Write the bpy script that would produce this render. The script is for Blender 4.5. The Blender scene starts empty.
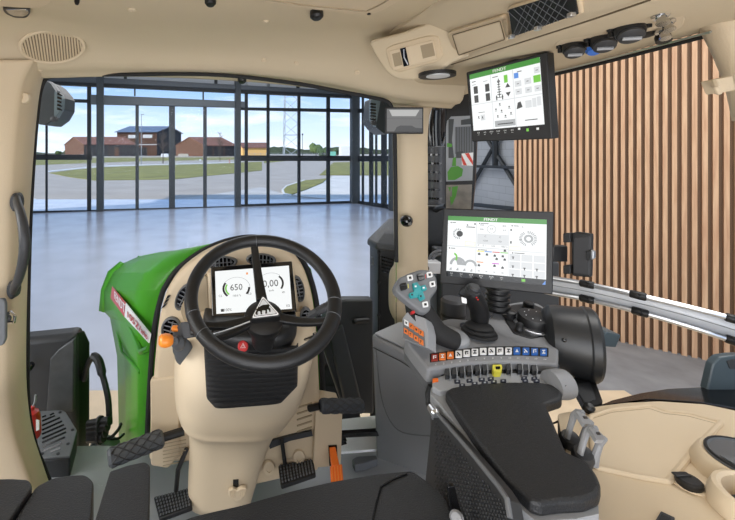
import bpy, bmesh, math, random
from mathutils import Vector, Matrix
from math import sin, cos, pi, radians
random.seed(7)
SC = bpy.context.scene
COL = SC.collection
CX, CY, F, H = 245.0, 152.0, 400.0, 2.9
V = Vector
# ------------------------------------------------------------------ camera
cam = bpy.data.objects.new('camera', bpy.data.cameras.new('camera'))
COL.objects.link(cam)
cam.location = (0, 0, H)
cam.rotation_euler = (pi/2, 0, 0)
cam.data.sensor_width = 36
cam.data.lens = 36*F/735
cam.data.shift_x = (367.5-CX)/735
cam.data.shift_y = -(260-CY)/735
cam.data.clip_start = 0.05
cam.data.clip_end = 3000
SC.camera = cam
SC.view_settings.view_transform = 'Standard'
SC.view_settings.look = 'None'
SC.view_settings.exposure = 0
SC.view_settings.gamma = 1
SC.view_settings.use_curve_mapping = False
# ------------------------------------------------------------------ measuring helpers
def P(px, py, d): return V(((px-CX)/F*d, d, H-(py-CY)/F*d))
def ray(px, py): return V(((px-CX)/F, 1, -(py-CY)/F))
EYE = V((0, 0, H))
def plane3(a, b, c):
    n = (b-a).cross(c-a).normalized()
    if n.dot(EYE-a) < 0: n = -n
    return (a.copy(), n)
def zpl(z): return (V((0, 0, z)), V((0, 0, 1 if z < H else -1)))
def ypl(y): return (V((0, y, 0)), V((0, -1, 0)))
def off(pl, h): return (pl[0]+pl[1]*h, pl[1])
def on(pl, px, py):
    r = ray(px, py)
    t = (pl[0]-EYE).dot(pl[1])/r.dot(pl[1])
    return EYE+r*t
# ------------------------------------------------------------------ materials
def lin(c): return c/12.92 if c <= .04045 else ((c+.055)/1.055)**2.4
def rgb(r, g, b): return (lin(r/255), lin(g/255), lin(b/255), 1)
MATS = {}
def mat(name, c, rough=.5, metal=0, bump=0, bscale=200, var=0, vscale=8, spec=.5, coat=0, emit=0, alpha=None):
    m = bpy.data.materials.new(name); m.use_nodes = True
    nt = m.node_tree; b = nt.nodes['Principled BSDF']
    col = rgb(*c)
    b.inputs['Base Color'].default_value = col
    b.inputs['Roughness'].default_value = rough
    b.inputs['Metallic'].default_value = metal
    b.inputs['Specular IOR Level'].default_value = spec
    b.inputs['Coat Weight'].default_value = coat
    b.inputs['Coat Roughness'].default_value = .08
    if emit:
        b.inputs['Emission Color'].default_value = col
        b.inputs['Emission Strength'].default_value = emit
        if emit > .3: b.inputs['Base Color'].default_value = (.02, .02, .02, 1)
    tc = nt.nodes.new('ShaderNodeTexCoord')
    if bump:
        n = nt.nodes.new('ShaderNodeTexNoise'); n.inputs['Scale'].default_value = bscale; n.inputs['Detail'].default_value = 3
        bp = nt.nodes.new('ShaderNodeBump'); bp.inputs['Strength'].default_value = bump; bp.inputs['Distance'].default_value = .002
        nt.links.new(tc.outputs['Object'], n.inputs['Vector'])
        nt.links.new(n.outputs['Fac'], bp.inputs['Height']); nt.links.new(bp.outputs['Normal'], b.inputs['Normal'])
    if var:
        n = nt.nodes.new('ShaderNodeTexNoise'); n.inputs['Scale'].default_value = vscale; n.inputs['Detail'].default_value = 5
        mx = nt.nodes.new('ShaderNodeMix'); mx.data_type = 'RGBA'
        mx.inputs[6].default_value = tuple(x*(1-var) for x in col[:3])+(1,)
        mx.inputs[7].default_value = tuple(min(1, x*(1+var)) for x in col[:3])+(1,)
        rp = nt.nodes.new('ShaderNodeMapRange'); rp.inputs[1].default_value = .3; rp.inputs[2].default_value = .7
        nt.links.new(tc.outputs['Object'], n.inputs['Vector'])
        nt.links.new(n.outputs['Fac'], rp.inputs[0]); nt.links.new(rp.outputs[0], mx.inputs[0])
        nt.links.new(mx.outputs[2], b.inputs['Base Color'])
    MATS[name] = m
    return m
BEIGE = mat('beige_plastic', (206, 187, 158), .6, bump=.25, bscale=260, spec=.35)
BEIGE2 = mat('beige_smooth', (212, 194, 166), .5, spec=.35)
LINER = mat('beige_liner', (205, 189, 162), .85, bump=.5, bscale=420, spec=.2)
SLOT = mat('beige_dark', (160, 144, 118), .7)
BLACK = mat('black_plastic', (19, 19, 20), .45, bump=.2, bscale=500)
GLOSSBLACK = mat('gloss_black', (12, 12, 13), .15, coat=.3)
RUBBER = mat('rubber', (27, 27, 28), .75, bump=.3, bscale=400)
LEATHER = mat('black_leather', (31, 32, 34), .48, bump=.8, bscale=330)
WHEELM = mat('wheel_leather', (22, 22, 23), .42, bump=.5, bscale=450)
DGREY = mat('dark_grey', (52, 53, 55), .5, bump=.15, bscale=400)
EXTGREY = mat('exterior_grey', (43, 44, 46), .5, bump=.2, bscale=100)
GREY = mat('console_grey', (134, 135, 137), .5, bump=.3, bscale=420, spec=.4)
GREY2 = mat('mid_grey', (100, 102, 105), .5, bump=.1)
LGREY = mat('light_grey', (150, 152, 155), .45)
SILVER = mat('silver', (200, 202, 205), .28, metal=.9)
ALU = mat('aluminium', (222, 223, 225), .45, metal=.1, var=.08, vscale=5)
CHROME = mat('chrome', (190, 190, 190), .15, metal=1)
GREEN = mat('hood_green', (66, 146, 28), .45, coat=.12, spec=.25)
RED = mat('red_paint', (200, 30, 35), .4, coat=.3)
REDP = mat('red_plastic', (190, 40, 30), .35, coat=.3)
WHITE = mat('white_paint', (235, 235, 235), .4)
ORANGE = mat('orange_plastic', (240, 140, 45), .4)
ORANGE2 = mat('orange_pedal', (238, 112, 28), .45)
ORANGEB = mat('orange_button', (225, 120, 50), .45)
TEAL = mat('teal_button', (25, 150, 155), .35)
BLUE = mat('blue_plastic', (50, 110, 200), .35)
BLUEB = mat('blue_button', (40, 100, 180), .4)
YELLOW = mat('yellow_plastic', (220, 210, 70), .45)
DRED = mat('dark_red_button', (150, 45, 30), .45)
FRAME = mat('facade_metal', (74, 80, 84), .45, metal=.1)
FRAMED = mat('facade_metal_dark', (42, 47, 51), .5)
TEALG = mat('lamp_housing', (33, 40, 43), .4)
# emissive screen colours
SW = mat('screen_white', (240, 243, 243), .3, emit=1.05)
SG = mat('screen_green', (52, 140, 40), .3, emit=1.0)
SLG = mat('screen_light_green', (110, 195, 50), .3, emit=1.0)
SD = mat('screen_dark', (50, 55, 58), .3, emit=.31)
SM = mat('screen_mid', (165, 168, 170), .3, emit=1.0)
SL = mat('screen_light', (215, 218, 220), .3, emit=1.0)
SY = mat('screen_yellow', (240, 225, 90), .3, emit=1.0)
SB = mat('screen_blue', (80, 140, 220), .3, emit=1.0)
SR = mat('screen_red', (200, 60, 60), .3, emit=1.0)
SO = mat('screen_orange', (240, 150, 80), .3, emit=1.0)
SP = mat('screen_magenta', (200, 60, 200), .3, emit=1.0)
# ------------------------------------------------------------------ object helpers
def tag(o, label, cat, group=None, kind=None):
    if label: o['label'] = label
    if cat: o['category'] = cat
    if group: o['group'] = group
    if kind: o['kind'] = kind
    return o
def thing(name, label, cat, loc, group=None):
    o = bpy.data.objects.new(name, None); COL.objects.link(o)
    o.location = loc; o.empty_display_size = .05
    tag(o, label, cat, group)
    bpy.context.view_layer.update()
    return o
def obj(name, bm, m, parent=None, bevel=0, seg=2, sub=0, solid=0, solid_off=1, ang=35, smooth=True):
    me = bpy.data.meshes.new(name)
    if not solid: bmesh.ops.recalc_face_normals(bm, faces=bm.faces)
    cen = V((0, 0, 0))
    if parent is None and len(bm.verts):
        xs = [v.co for v in bm.verts]
        cen = V(((min(c.x for c in xs)+max(c.x for c in xs))/2, (min(c.y for c in xs)+max(c.y for c in xs))/2, min(c.z for c in xs)))
    elif parent is not None:
        cen = parent_origin(parent)
    for v in bm.verts: v.co -= cen
    bm.to_mesh(me); bm.free()
    ms = m if isinstance(m, (list, tuple)) else [m]
    for q in ms: me.materials.append(q)
    if smooth:
        for p in me.polygons: p.use_smooth = True
        if not sub: me.set_sharp_from_angle(angle=radians(ang))
    o = bpy.data.objects.new(name, me); COL.objects.link(o)
    if parent is not None: o.parent = parent
    else: o.location = cen
    if solid:
        md = o.modifiers.new('solid', 'SOLIDIFY'); md.thickness = solid; md.offset = solid_off
    if bevel:
        md = o.modifiers.new('bevel', 'BEVEL'); md.width = bevel; md.segments = seg; md.limit_method = 'ANGLE'; md.angle_limit = radians(40)
    if sub:
        md = o.modifiers.new('sub', 'SUBSURF'); md.levels = sub; md.render_levels = sub
    return o
def parent_origin(p):
    o = V((0, 0, 0)); q = p
    while q is not None:
        o += q.location; q = q.parent
    return o
def struct(name, bm, m, **k):
    o = obj(name, bm, m, **k)
    if o.parent is None: o['kind'] = 'structure'
    return o
NB = bmesh.new
def prism(bm, pts, vec, mi=0):
    a = [bm.verts.new(p) for p in pts]; b = [bm.verts.new(p+vec) for p in pts]
    n = len(pts)
    fs = [bm.faces.new(a), bm.faces.new(b[::-1])]
    for i in range(n): fs.append(bm.faces.new([a[i], b[i], b[(i+1) % n], a[(i+1) % n]]))
    for f in fs: f.material_index = mi
    return bm
def rnd(pts, r, n=4):
    """round the corners of a 2D polygon"""
    out = []; k = len(pts)
    for i in range(k):
        p = V(pts[i][:2]); a = V(pts[i-1][:2]); b = V(pts[(i+1) % k][:2])
        rr = pts[i][2] if len(pts[i]) > 2 else r
        da = (a-p); db = (b-p); la = da.length; lb = db.length
        q = min(rr, la*.45, lb*.45)
        s = p+da.normalized()*q; e = p+db.normalized()*q
        for j in range(n+1):
            t = j/n
            out.append(tuple(s*(1-t)**2+p*2*t*(1-t)+e*t*t))
    return out
def pxprism(bm, pl, pts, t, r=0, mi=0, n=4):
    """polygon traced on a plane and given thickness t away from the viewer"""
    if r: pts = rnd(pts, r, n)
    return prism(bm, [on(pl, x, y) for x, y in pts], -pl[1]*t, mi)
def rect(x0, y0, x1, y1): return [(x0, y0), (x1, y0), (x1, y1), (x0, y1)]
def box(bm, c, s, rot=None, mi=0):
    M = Matrix.Translation(V(c)) @ (rot.to_4x4() if rot else Matrix.Identity(4)) @ Matrix.Diagonal((s[0], s[1], s[2], 1))
    r = bmesh.ops.create_cube(bm, size=1, matrix=M)
    fs = {f for v in r['verts'] for f in v.link_faces}
    for f in fs: f.material_index = mi
    return bm
def cr(pts, n=6):
    """catmull-rom through 3D/2D tuples"""
    pts = [tuple(p) for p in pts]; out = []
    for i in range(len(pts)-1):
        p0 = pts[max(i-1, 0)]; p1 = pts[i]; p2 = pts[i+1]; p3 = pts[min(i+2, len(pts)-1)]
        for j in range(n):
            t = j/n
            out.append(tuple(.5*(2*b+(c-a)*t+(2*a-5*b+4*c-d)*t*t+(-a+3*b-3*c+d)*t**3) for a, b, c, d in zip(p0, p1, p2, p3)))
    out.append(pts[-1])
    return out
def frame_of(ax):
    ax = V(ax).normalized()
    h = V((0, 0, 1)) if abs(ax.z) < .9 else V((1, 0, 0))
    x = h.cross(ax).normalized(); y = ax.cross(x)
    return x, y, ax
def tube(bm, pts, r, seg=10, closed=False, mi=0, flat=1):
    pts = [V(p) for p in pts]; n = len(pts)
    rs = r if isinstance(r, (list, tuple)) else [r]*n
    rings = []; up = None
    for i in range(n):
        a = pts[i-1] if (i or closed) else pts[i]; b = pts[(i+1) % n] if (i < n-1 or closed) else pts[i]
        t = (b-a).normalized()
        if up is None: x, y, _ = frame_of(t); up = y
        up = (up-t*up.dot(t)).normalized(); x = up.cross(t)
        rings.append([bm.verts.new(pts[i]+(x*cos(2*pi*k/seg)+up*sin(2*pi*k/seg)*flat)*rs[i]) for k in range(seg)])
    m = n if closed else n-1
    for i in range(m):
        A = rings[i]; B = rings[(i+1) % n]
        for k in range(seg):
            f = bm.faces.new([A[k], A[(k+1) % seg], B[(k+1) % seg], B[k]]); f.material_index = mi
    if not closed:
        bm.faces.new(rings[0][::-1]).material_index = mi; bm.faces.new(rings[-1]).material_index = mi
    return bm
def lathe(bm, prof, o, ax, seg=24, mi=0, sx=1, sy=1, xdir=None):
    """prof = [(radius, height)]; closed at both ends"""
    x, y, z = frame_of(ax)
    if xdir is not None:
        x = (V(xdir)-z*V(xdir).dot(z)).normalized(); y = z.cross(x)
    o = V(o); rings = []
    for r, h in prof:
        if r < 1e-5: rings.append([bm.verts.new(o+z*h)])
        else: rings.append([bm.verts.new(o+z*h+x*cos(2*pi*k/seg)*r*sx+y*sin(2*pi*k/seg)*r*sy) for k in range(seg)])
    for A, B in zip(rings, rings[1:]):
        for k in range(seg):
            k2 = (k+1) % seg
            vs = [A[k % len(A)], A[k2 % len(A)], B[k2 % len(B)], B[k % len(B)]]
            u = []
            for v in vs:
                if v not in u: u.append(v)
            if len(u) > 2: bm.faces.new(u).material_index = mi
    for R in (rings[0], rings[-1]):
        if len(R) > 2: bm.faces.new(R).material_index = mi
    return bm
def loft(bm, rows, closed=False, caps=False, mi=0):
    R = [[bm.verts.new(V(p)) for p in row] for row in rows]
    for A, B in zip(R, R[1:]):
        n = len(A)
        for k in range(n if closed else n-1):
            k2 = (k+1) % n
            bm.faces.new([A[k], A[k2], B[k2], B[k]]).material_index = mi
    if caps: bm.faces.new(R[0][::-1]).material_index = mi; bm.faces.new(R[-1]).material_index = mi
    return bm
def smooth_grid(rows, n=4, m=4):
    a = [cr(r, n) for r in rows]
    cols = [cr([row[i] for row in a], m) for i in range(len(a[0]))]
    return [[c[j] for c in cols] for j in range(len(cols[0]))]
# text geometry
TXT = {}
def txt_geo(s):
    if s not in TXT:
        cu = bpy.data.curves.new('txt', 'FONT'); cu.body = s; cu.size = 1; cu.align_x = 'CENTER'; cu.align_y = 'CENTER'
        cu.resolution_u = 2
        o = bpy.data.objects.new('txt', cu); COL.objects.link(o)
        me = bpy.data.meshes.new_from_object(o.evaluated_get(bpy.context.evaluated_depsgraph_get()))
        TXT[s] = ([v.co.copy() for v in me.vertices], [tuple(p.vertices) for p in me.polygons])
        bpy.data.objects.remove(o); bpy.data.curves.remove(cu); bpy.data.meshes.remove(me)
    return TXT[s]
def put_text(bm, s, o, ux, uy, mi=0, bold=0):
    """ux, uy: vectors of one em; bold offsets copies"""
    vs, fs = txt_geo(s)
    for k in range(1+(2 if bold else 0)):
        dx = (0, bold, -bold)[k]
        q = [bm.verts.new(o+ux*(v.x+dx)+uy*v.y+ux.cross(uy).normalized()*(.00004*k)) for v in vs]
        for f in fs:
            try: bm.faces.new([q[i] for i in f]).material_index = mi
            except ValueError: pass
class Face:
    """a quad in the picture lying on a plane, addressed with u (right) and v (down) from 0 to 1"""
    def __init__(s, pl, tl, tr, br, bl):
        s.pl = pl; a, b, c, d = [on(pl, *q) for q in (tl, tr, br, bl)]
        s.a, s.b, s.c, s.d = a, b, c, d
    def at(s, u, v, h=0):
        return (s.a*(1-u)+s.b*u)*(1-v)+(s.d*(1-u)+s.c*u)*v+s.pl[1]*h
    def quad(s, bm, u0, v0, u1, v1, h, mi=0, t=.0004):
        pts = [s.at(u0, v0, h), s.at(u1, v0, h), s.at(u1, v1, h), s.at(u0, v1, h)]
        return prism(bm, pts, -s.pl[1]*t, mi)
    def poly(s, bm, uv, h, mi=0, t=.0004):
        return prism(bm, [s.at(u, v, h) for u, v in uv], -s.pl[1]*t, mi)
    def text(s, bm, st, u, v, hgt, h=.001, mi=0, asp=1, bold=0):
        ux = s.at(u+.01, v)-s.at(u-.01, v); uy = s.at(u, v-.01)-s.at(u, v+.01)
        L = (s.d-s.a).length*hgt
        put_text(bm, st, s.at(u, v, h), ux.normalized()*L*asp, uy.normalized()*L, mi, bold)
    def arc(s, bm, u, v, ru, rv, a0, a1, w, h=.001, mi=0, n=16):
        for i in range(n):
            t0 = radians(a0+(a1-a0)*i/n); t1 = radians(a0+(a1-a0)*(i+1)/n)
            pts = [(u+ru*cos(t0), v-rv*sin(t0)), (u+ru*cos(t1), v-rv*sin(t1)), (u+ru*(1-w)*cos(t1), v-rv*(1-w)*sin(t1)), (u+ru*(1-w)*cos(t0), v-rv*(1-w)*sin(t0))]
            s.poly(bm, pts, h, mi)
# ================================================================== WORLD, LIGHT
w = bpy.data.worlds.new('sky'); SC.world = w; w.use_nodes = True
nt = w.node_tree; bg = nt.nodes['Background']
tc = nt.nodes.new('ShaderNodeTexCoord'); sp = nt.nodes.new('ShaderNodeSeparateXYZ')
nt.links.new(tc.outputs['Generated'], sp.inputs[0])
ramp = nt.nodes.new('ShaderNodeValToRGB'); e = ramp.color_ramp.elements
e[0].position = 0; e[0].color = rgb(226, 238, 250)
e[1].position = .6; e[1].color = rgb(110, 160, 225)
x = e.new(.08); x.color = rgb(196, 220, 248)
x = e.new(.17); x.color = rgb(140, 184, 240)
nt.links.new(sp.outputs[2], ramp.inputs[0])
mp = nt.nodes.new('ShaderNodeMapping'); mp.inputs['Scale'].default_value = (1.2, 1.2, 7)
mp.inputs['Location'].default_value = (.35, .1, .2)
nz = nt.nodes.new('ShaderNodeTexNoise'); nz.inputs['Scale'].default_value = 3.2; nz.inputs['Detail'].default_value = 8; nz.inputs['Roughness'].default_value = .6
nt.links.new(tc.outputs['Generated'], mp.inputs[0]); nt.links.new(mp.outputs[0], nz.inputs['Vector'])
mr = nt.nodes.new('ShaderNodeMapRange'); mr.inputs[1].default_value = .5; mr.inputs[2].default_value = .72; mr.inputs[4].default_value = .85
nt.links.new(nz.outputs['Fac'], mr.inputs[0])
mx = nt.nodes.new('ShaderNodeMix'); mx.data_type = 'RGBA'
nt.links.new(mr.outputs[0], mx.inputs[0]); nt.links.new(ramp.outputs[0], mx.inputs[6]); mx.inputs[7].default_value = (.95, .97, 1, 1)
nt.links.new(mx.outputs[2], bg.inputs[0]); bg.inputs[1].default_value = 1.35
def area(loc, target, sx, sy, power, col=(1, 1, 1)):  # added area light with no visible source
    l = bpy.data.lights.new('added_fill', 'AREA'); l.shape = 'RECTANGLE'; l.size = sx; l.size_y = sy; l.energy = power; l.color = col
    o = bpy.data.objects.new('added_fill', l); COL.objects.link(o); o.location = loc
    o.rotation_euler = (V(target)-V(loc)).to_track_quat('-Z', 'Y').to_euler()
    return o
s = bpy.data.lights.new('sun', 'SUN'); s.energy = 5.0; s.angle = radians(1); s.color = (1, .95, .86)
so = bpy.data.objects.new('sun', s); COL.objects.link(so); so.location = (10, -30, 30)
so.rotation_euler = V((.8, .38, -.5)).to_track_quat('-Z', 'Y').to_euler()
LIGHTS = [
    area((-1.6, -3.6, 3.6), (0, 1.5, 2.4), 3.0, 2.2, 105, (1, .98, .95)),      # unseen fill lights added behind the cab
    area((2.6, -3.2, 2.6), (.2, 1.5, 2.5), 2.2, 2.2, 30, (1, .98, .95)),
    area((-3.4, .3, 3.5), (.2, 1.3, 2.3), 2.4, 1.8, 115, (1, .99, .97)),  # unseen fill light added on the left of the cab
    area((3.2, 1.0, 6.6), (6.2, 6.0, 1.8), 4, 3, 370, (1, .98, .95)),  # unseen fill light added to brighten the slatted wall
    area((0, 12, 6.9), (0, 12, 0), 10, 10, 640, (1, .99, .98)),  # unseen overhead light added to brighten the hall floor
]
area((.1, .2, 1.75), (.1, .9, 3.3), .5, .3, 1.2, (1, .93, .84))   # unseen fill light added low in the cab
area((.1, -.5, 2.2), (.1, .6, 3.4), 1.2, .4, 17, (1, .97, .94))   # unseen fill added at the rear to brighten the headliner
# ================================================================== HALL
m = mat('hall_floor', (194, 199, 212), .24, var=.10, vscale=.9)
FLOORM = m
bm = NB(); box(bm, (0, 4.5, -.05), (34, 40, .1)); 
# far edge follows the glazed front
struct('floor', bm, m, smooth=False)
m = mat('concrete_apron', (140, 141, 143), .6, var=.16, vscale=3, bump=.3, bscale=60)
bm = NB(); box(bm, (5.7, .5, .006), (3.6, 15, .012)); struct('floor', bm, m, smooth=False)
m = mat('pale_wood_platform', (222, 200, 168), .5, var=.07, vscale=4)
bm = NB(); box(bm, (.45, .9, .025), (8.2, 7.8, .03)); struct('floor', bm, m, smooth=False)
# glazed front
fa = on(zpl(0), 99, 211); fb = on(zpl(0), 355, 203); fc = on(zpl(0), 392, 209.8)
FP = plane3(fa, fb, fa+V((0, 0, 1))); SPL = plane3(fb, fc, fb+V((0, 0, 1)))
def hb(bm, pl, xa, a0, a1, xb, b0, b1, t): pxprism(bm, pl, [(xa, a0), (xb, b0), (xb, b1), (xa, a1)], t)
GL = bpy.data.materials.new('clear_glass'); GL.use_nodes = True
nt = GL.node_tree; nt.nodes.clear()
ou = nt.nodes.new('ShaderNodeOutputMaterial'); tr = nt.nodes.new('ShaderNodeBsdfTransparent'); gl = nt.nodes.new('ShaderNodeBsdfGlossy')
gl.inputs['Roughness'].default_value = .02; tr.inputs['Color'].default_value = (.985, .99, .99, 1)
mxs = nt.nodes.new('ShaderNodeMixShader'); fr = nt.nodes.new('ShaderNodeFresnel'); fr.inputs[0].default_value = 1.07
nt.links.new(fr.outputs[0], mxs.inputs[0]); nt.links.new(tr.outputs[0], mxs.inputs[1]); nt.links.new(gl.outputs[0], mxs.inputs[2]); nt.links.new(mxs.outputs[0], ou.inputs[0])
# left bay
bm = NB()
for x0, x1 in ((-62, -58), (-12, -9), (45.3, 47.3), (87, 91)): hb(bm, FP, x0, 70, 213, x1, 70, 213, .12)
hb(bm, FP, -110, 93, 97, 100, 99.8, 103, .12)
hb(bm, FP, -110, 153.5, 159.5, 92, 154.5, 160, .10)
hb(bm, FP, -110, 214, 219, 100, 210, 213, .14)
wf = struct('window_1', bm, FRAMED, smooth=False)
bm = NB(); pxprism(bm, off(FP, -.05), [(-110, 70), (98, 72), (98, 212), (-110, 218)], .02); obj('glass_pane', bm, GL, wf, smooth=False)
# door bay with header
bm = NB()
for x0, x1 in ((135.4, 138.8), (169, 175), (203.3, 206.8)): hb(bm, FP, x0, 100, 210, x1, 100, 209.5, .1)
hb(bm, FP, 134, 84, 96, 135.6, 84, 96, .05); hb(bm, FP, 202.5, 89, 102, 204, 89, 102, .05)
hb(bm, FP, 100, 209.5, 211.8, 240, 206, 208.3, .12)
wf = struct('window_2', bm, FRAME, smooth=False)
bm = NB(); pxprism(bm, off(FP, -.05), [(102, 72), (237, 75), (237, 207), (102, 211)], .02); obj('glass_pane', bm, GL, wf, smooth=False)
bm = NB(); hb(bm, off(FP, .15), 90.5, 94.5, 104, 245, 101.5, 107.6, .3); obj('door_header', bm, mat('header_metal', (105, 112, 117), .4, metal=.2), wf, bevel=.02)
# right bay
bm = NB()
for x0, x1 in ((245, 248), (267, 269.7), (298, 300.6), (327, 330.2)): hb(bm, FP, x0, 80, 207.5, x1, 80, 207, .12)
hb(bm, FP, 238, 107.2, 110, 354, 109, 112.5, .12)
hb(bm, FP, 241, 155.3, 161, 354, 155.8, 161, .10)
hb(bm, FP, 241, 204.6, 208.2, 356, 200.8, 203.5, .14)
wf = struct('window_3', bm, FRAMED, smooth=False)
bm = NB(); pxprism(bm, off(FP, -.05), [(241, 75), (354, 85), (354, 203), (241, 207)], .02); obj('glass_pane', bm, GL, wf, smooth=False)
# side bay
bm = NB()
for x0, x1 in ((369, 372), (381, 385.5), (361.6, 362.8), (375, 376)): hb(bm, SPL, x0, 60, 207, x1, 60, 207, .1)
hb(bm, SPL, 355, 109, 113, 400, 106, 111, .1)
hb(bm, SPL, 355, 156, 161.5, 400, 155.5, 161.5, .1)
hb(bm, SPL, 355, 200.5, 203.5, 400, 206, 211, .14)
hb(bm, SPL, 355, 90, 97, 400, 82, 91, .14)
wf = struct('window_4', bm, FRAMED, smooth=False)
bm = NB(); pxprism(bm, off(SPL, -.05), [(356, 60), (398, 60), (398, 210), (356, 203)], .02); obj('glass_pane', bm, GL, wf, smooth=False)
# columns and top beam
bm = NB(); hb(bm, off(FP, .25), 96.3, 40, 211.6, 103.4, 40, 211.4, .3); struct('trim_1', bm, FRAME, bevel=.01)
bm = NB(); hb(bm, off(FP, .25), 235.4, 40, 208.4, 241, 40, 208.2, .3); struct('trim_2', bm, FRAME, bevel=.01)
bm = NB(); hb(bm, off(FP, .25), 352.3, 40, 204, 360, 40, 204.2, .3); struct('trim_3', bm, FRAME, bevel=.01)
bm = NB(); q = on(zpl(0), 392, 210.5); lathe(bm, [(.17, 0), (.17, 7)], q, (0, 0, 1), 20); struct('trim_4', bm, FRAME)
bm = NB(); hb(bm, off(FP, .12), -110, 68, 77, 355, 92.3, 98, .35); struct('trim_5', bm, FRAMED, bevel=.02)
bm = NB(); hb(bm, off(FP, .2), -110, 66, 73.5, 355, 91.2, 94.8, .35); struct('trim_6', bm, mat('beam_metal', (98, 104, 109), .4, metal=.2), bevel=.02)
bm = NB()
pxprism(bm, FP, [(-110, 30), (355, 60), (355, 93), (-110, 70)], .1)
o = struct('wall_front', bm, mat('white_cladding', (222, 225, 228), .6), smooth=False)
bm = NB()
for x, y in ((125.3, 82), (216, 88), (298, 91)): pxprism(bm, off(FP, .05), [(x-1.5, 40), (x+1.5, 40), (x+1.5, y), (x-1.5, y)], .06)
struct('trim_7', bm, FRAMED, smooth=False)
# side wall, ceiling
m = mat('grey_wall_panel', (176, 180, 184), .7, var=.04, vscale=1)
nt = m.node_tree; b = nt.nodes['Principled BSDF']; br = nt.nodes.new('ShaderNodeTexBrick'); br.inputs['Scale'].default_value = 1
br.inputs['Brick Width'].default_value = .6; br.inputs['Row Height'].default_value = .22; br.inputs['Mortar Size'].default_value = .008
br.inputs['Color1'].default_value = rgb(176, 180, 184); br.inputs['Color2'].default_value = rgb(170, 174, 178); br.inputs['Mortar'].default_value = rgb(150, 154, 158)
tcx = nt.nodes.new('ShaderNodeTexCoord'); mpx = nt.nodes.new('ShaderNodeMapping'); mpx.inputs['Rotation'].default_value = (0, pi/2, pi/2)
sx = nt.nodes.new('ShaderNodeSeparateXYZ'); cx = nt.nodes.new('ShaderNodeCombineXYZ')
nt.links.new(tcx.outputs['Object'], sx.inputs[0]); nt.links.new(sx.outputs[1], cx.inputs[0]); nt.links.new(sx.outputs[2], cx.inputs[1])
nt.links.new(cx.outputs[0], br.inputs['Vector']); nt.links.new(br.outputs[0], b.inputs['Base Color'])
bm = NB(); box(bm, (7.85, 3.8, 3.6), (.2, 31.6, 7.4)); struct('wall_right', bm, m, smooth=False)
bm = NB(); box(bm, (0, 5.2, 7.45), (34, 34, .3)); struct('ceiling', bm, mat('hall_ceiling', (190, 192, 195), .8), smooth=False)
bm = NB(); box(bm, (-12.1, 3, 3.6), (.2, 30, 7.4)); struct('wall_left', bm, MATS['hall_ceiling'], smooth=False)  # out-of-view wall added to keep the sun out of the hall
# steel bracing on the side wall
XP = (V((7.55, 0, 0)), V((-1, 0, 0)))
bm = NB()
def brace(p, q, r=.05, d=0):
    a = on(XP, *p); b = on(XP, *q); a.x += d; b.x += d; tube(bm, [a, b], r, 6)
brace((440, 165), (530, 168)); brace((505, 120), (458, 205), .06, .1); brace((476, 126), (530, 214), .06, .1); brace((440, 201), (540, 211.5), .07); brace((493.5, 100), (493.5, 167), .08, .05)
tagb = obj('wall_bracing', bm, FRAMED); tag(tagb, 'dark steel cross bracing fixed along the pale grey hall wall', 'steel bracing')
# slatted wooden wall
wa = on(zpl(0.012), 735, 366.5); wb = on(zpl(0.012), 601, 338)
WP = plane3(wa, wb, wa+V((0, 0, 1)))
woodm = bpy.data.materials.new('oak_slat'); woodm.use_nodes = True
nt = woodm.node_tree; b = nt.nodes['Principled BSDF']; b.inputs['Roughness'].default_value = .6
tcx = nt.nodes.new('ShaderNodeTexCoord'); mpx = nt.nodes.new('ShaderNodeMapping'); mpx.inputs['Scale'].default_value = (14, 14, .9)
nz = nt.nodes.new('ShaderNodeTexNoise'); nz.inputs['Scale'].default_value = 2.2; nz.inputs['Detail'].default_value = 6
rp = nt.nodes.new('ShaderNodeValToRGB'); rp.color_ramp.elements[0].position = .3; rp.color_ramp.elements[0].color = rgb(196, 150, 116); rp.color_ramp.elements[1].position = .72; rp.color_ramp.elements[1].color = rgb(226, 188, 150)
oi = nt.nodes.new('ShaderNodeObjectInfo'); ad = nt.nodes.new('ShaderNodeVectorMath'); ad.operation = 'ADD'
nt.links.new(tcx.outputs['Object'], mpx.inputs[0]); nt.links.new(mpx.outputs[0], nz.inputs['Vector']); nt.links.new(nz.outputs['Fac'], rp.inputs[0]); nt.links.new(rp.outputs[0], b.inputs['Base Color'])
edges = [514.2, 518.6, 523.3, 528.6, 533.7, 539, 544.2, 549.5, 555.2, 560.9, 566.5, 572.6, 578.9, 585.3, 592.1, 598.9, 606.1, 613.4, 620.9, 628.7, 636.8, 645, 653.7, 662.7, 672, 681.8, 692, 702.3, 713, 724, 735, 747, 760, 774, 790, 808, 828]
q = on(WP, 514, 200); q2 = on(WP, 830, 200)
bm = NB()
wn = -WP[1]
prism(bm, [V((q.x, q.y, 0)), V((q2.x, q2.y, 0)), V((q2.x, q2.y, 5.6)), V((q.x, q.y, 5.6))], V((0, 0, 0))+wn*.05)
for v in bm.verts: v.co += wn*.058
wo = struct('wall_slatted', bm, mat('slat_backing', (112, 88, 68), .8), smooth=False)
wo.name = 'wall_slatted'
bm = NB()
for i in range(len(edges)-1):
    a = on(WP, edges[i], 200); b2 = on(WP, edges[i]+(edges[i+1]-edges[i])*.53, 200)
    a.z = b2.z = .012
    t = V((0, 0, 5.5+.0*i))
    prism(bm, [a, b2, b2+wn*.055, a+wn*.055], t)
sl = obj('wooden_slats', bm, woodm, wo, smooth=False)
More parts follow.
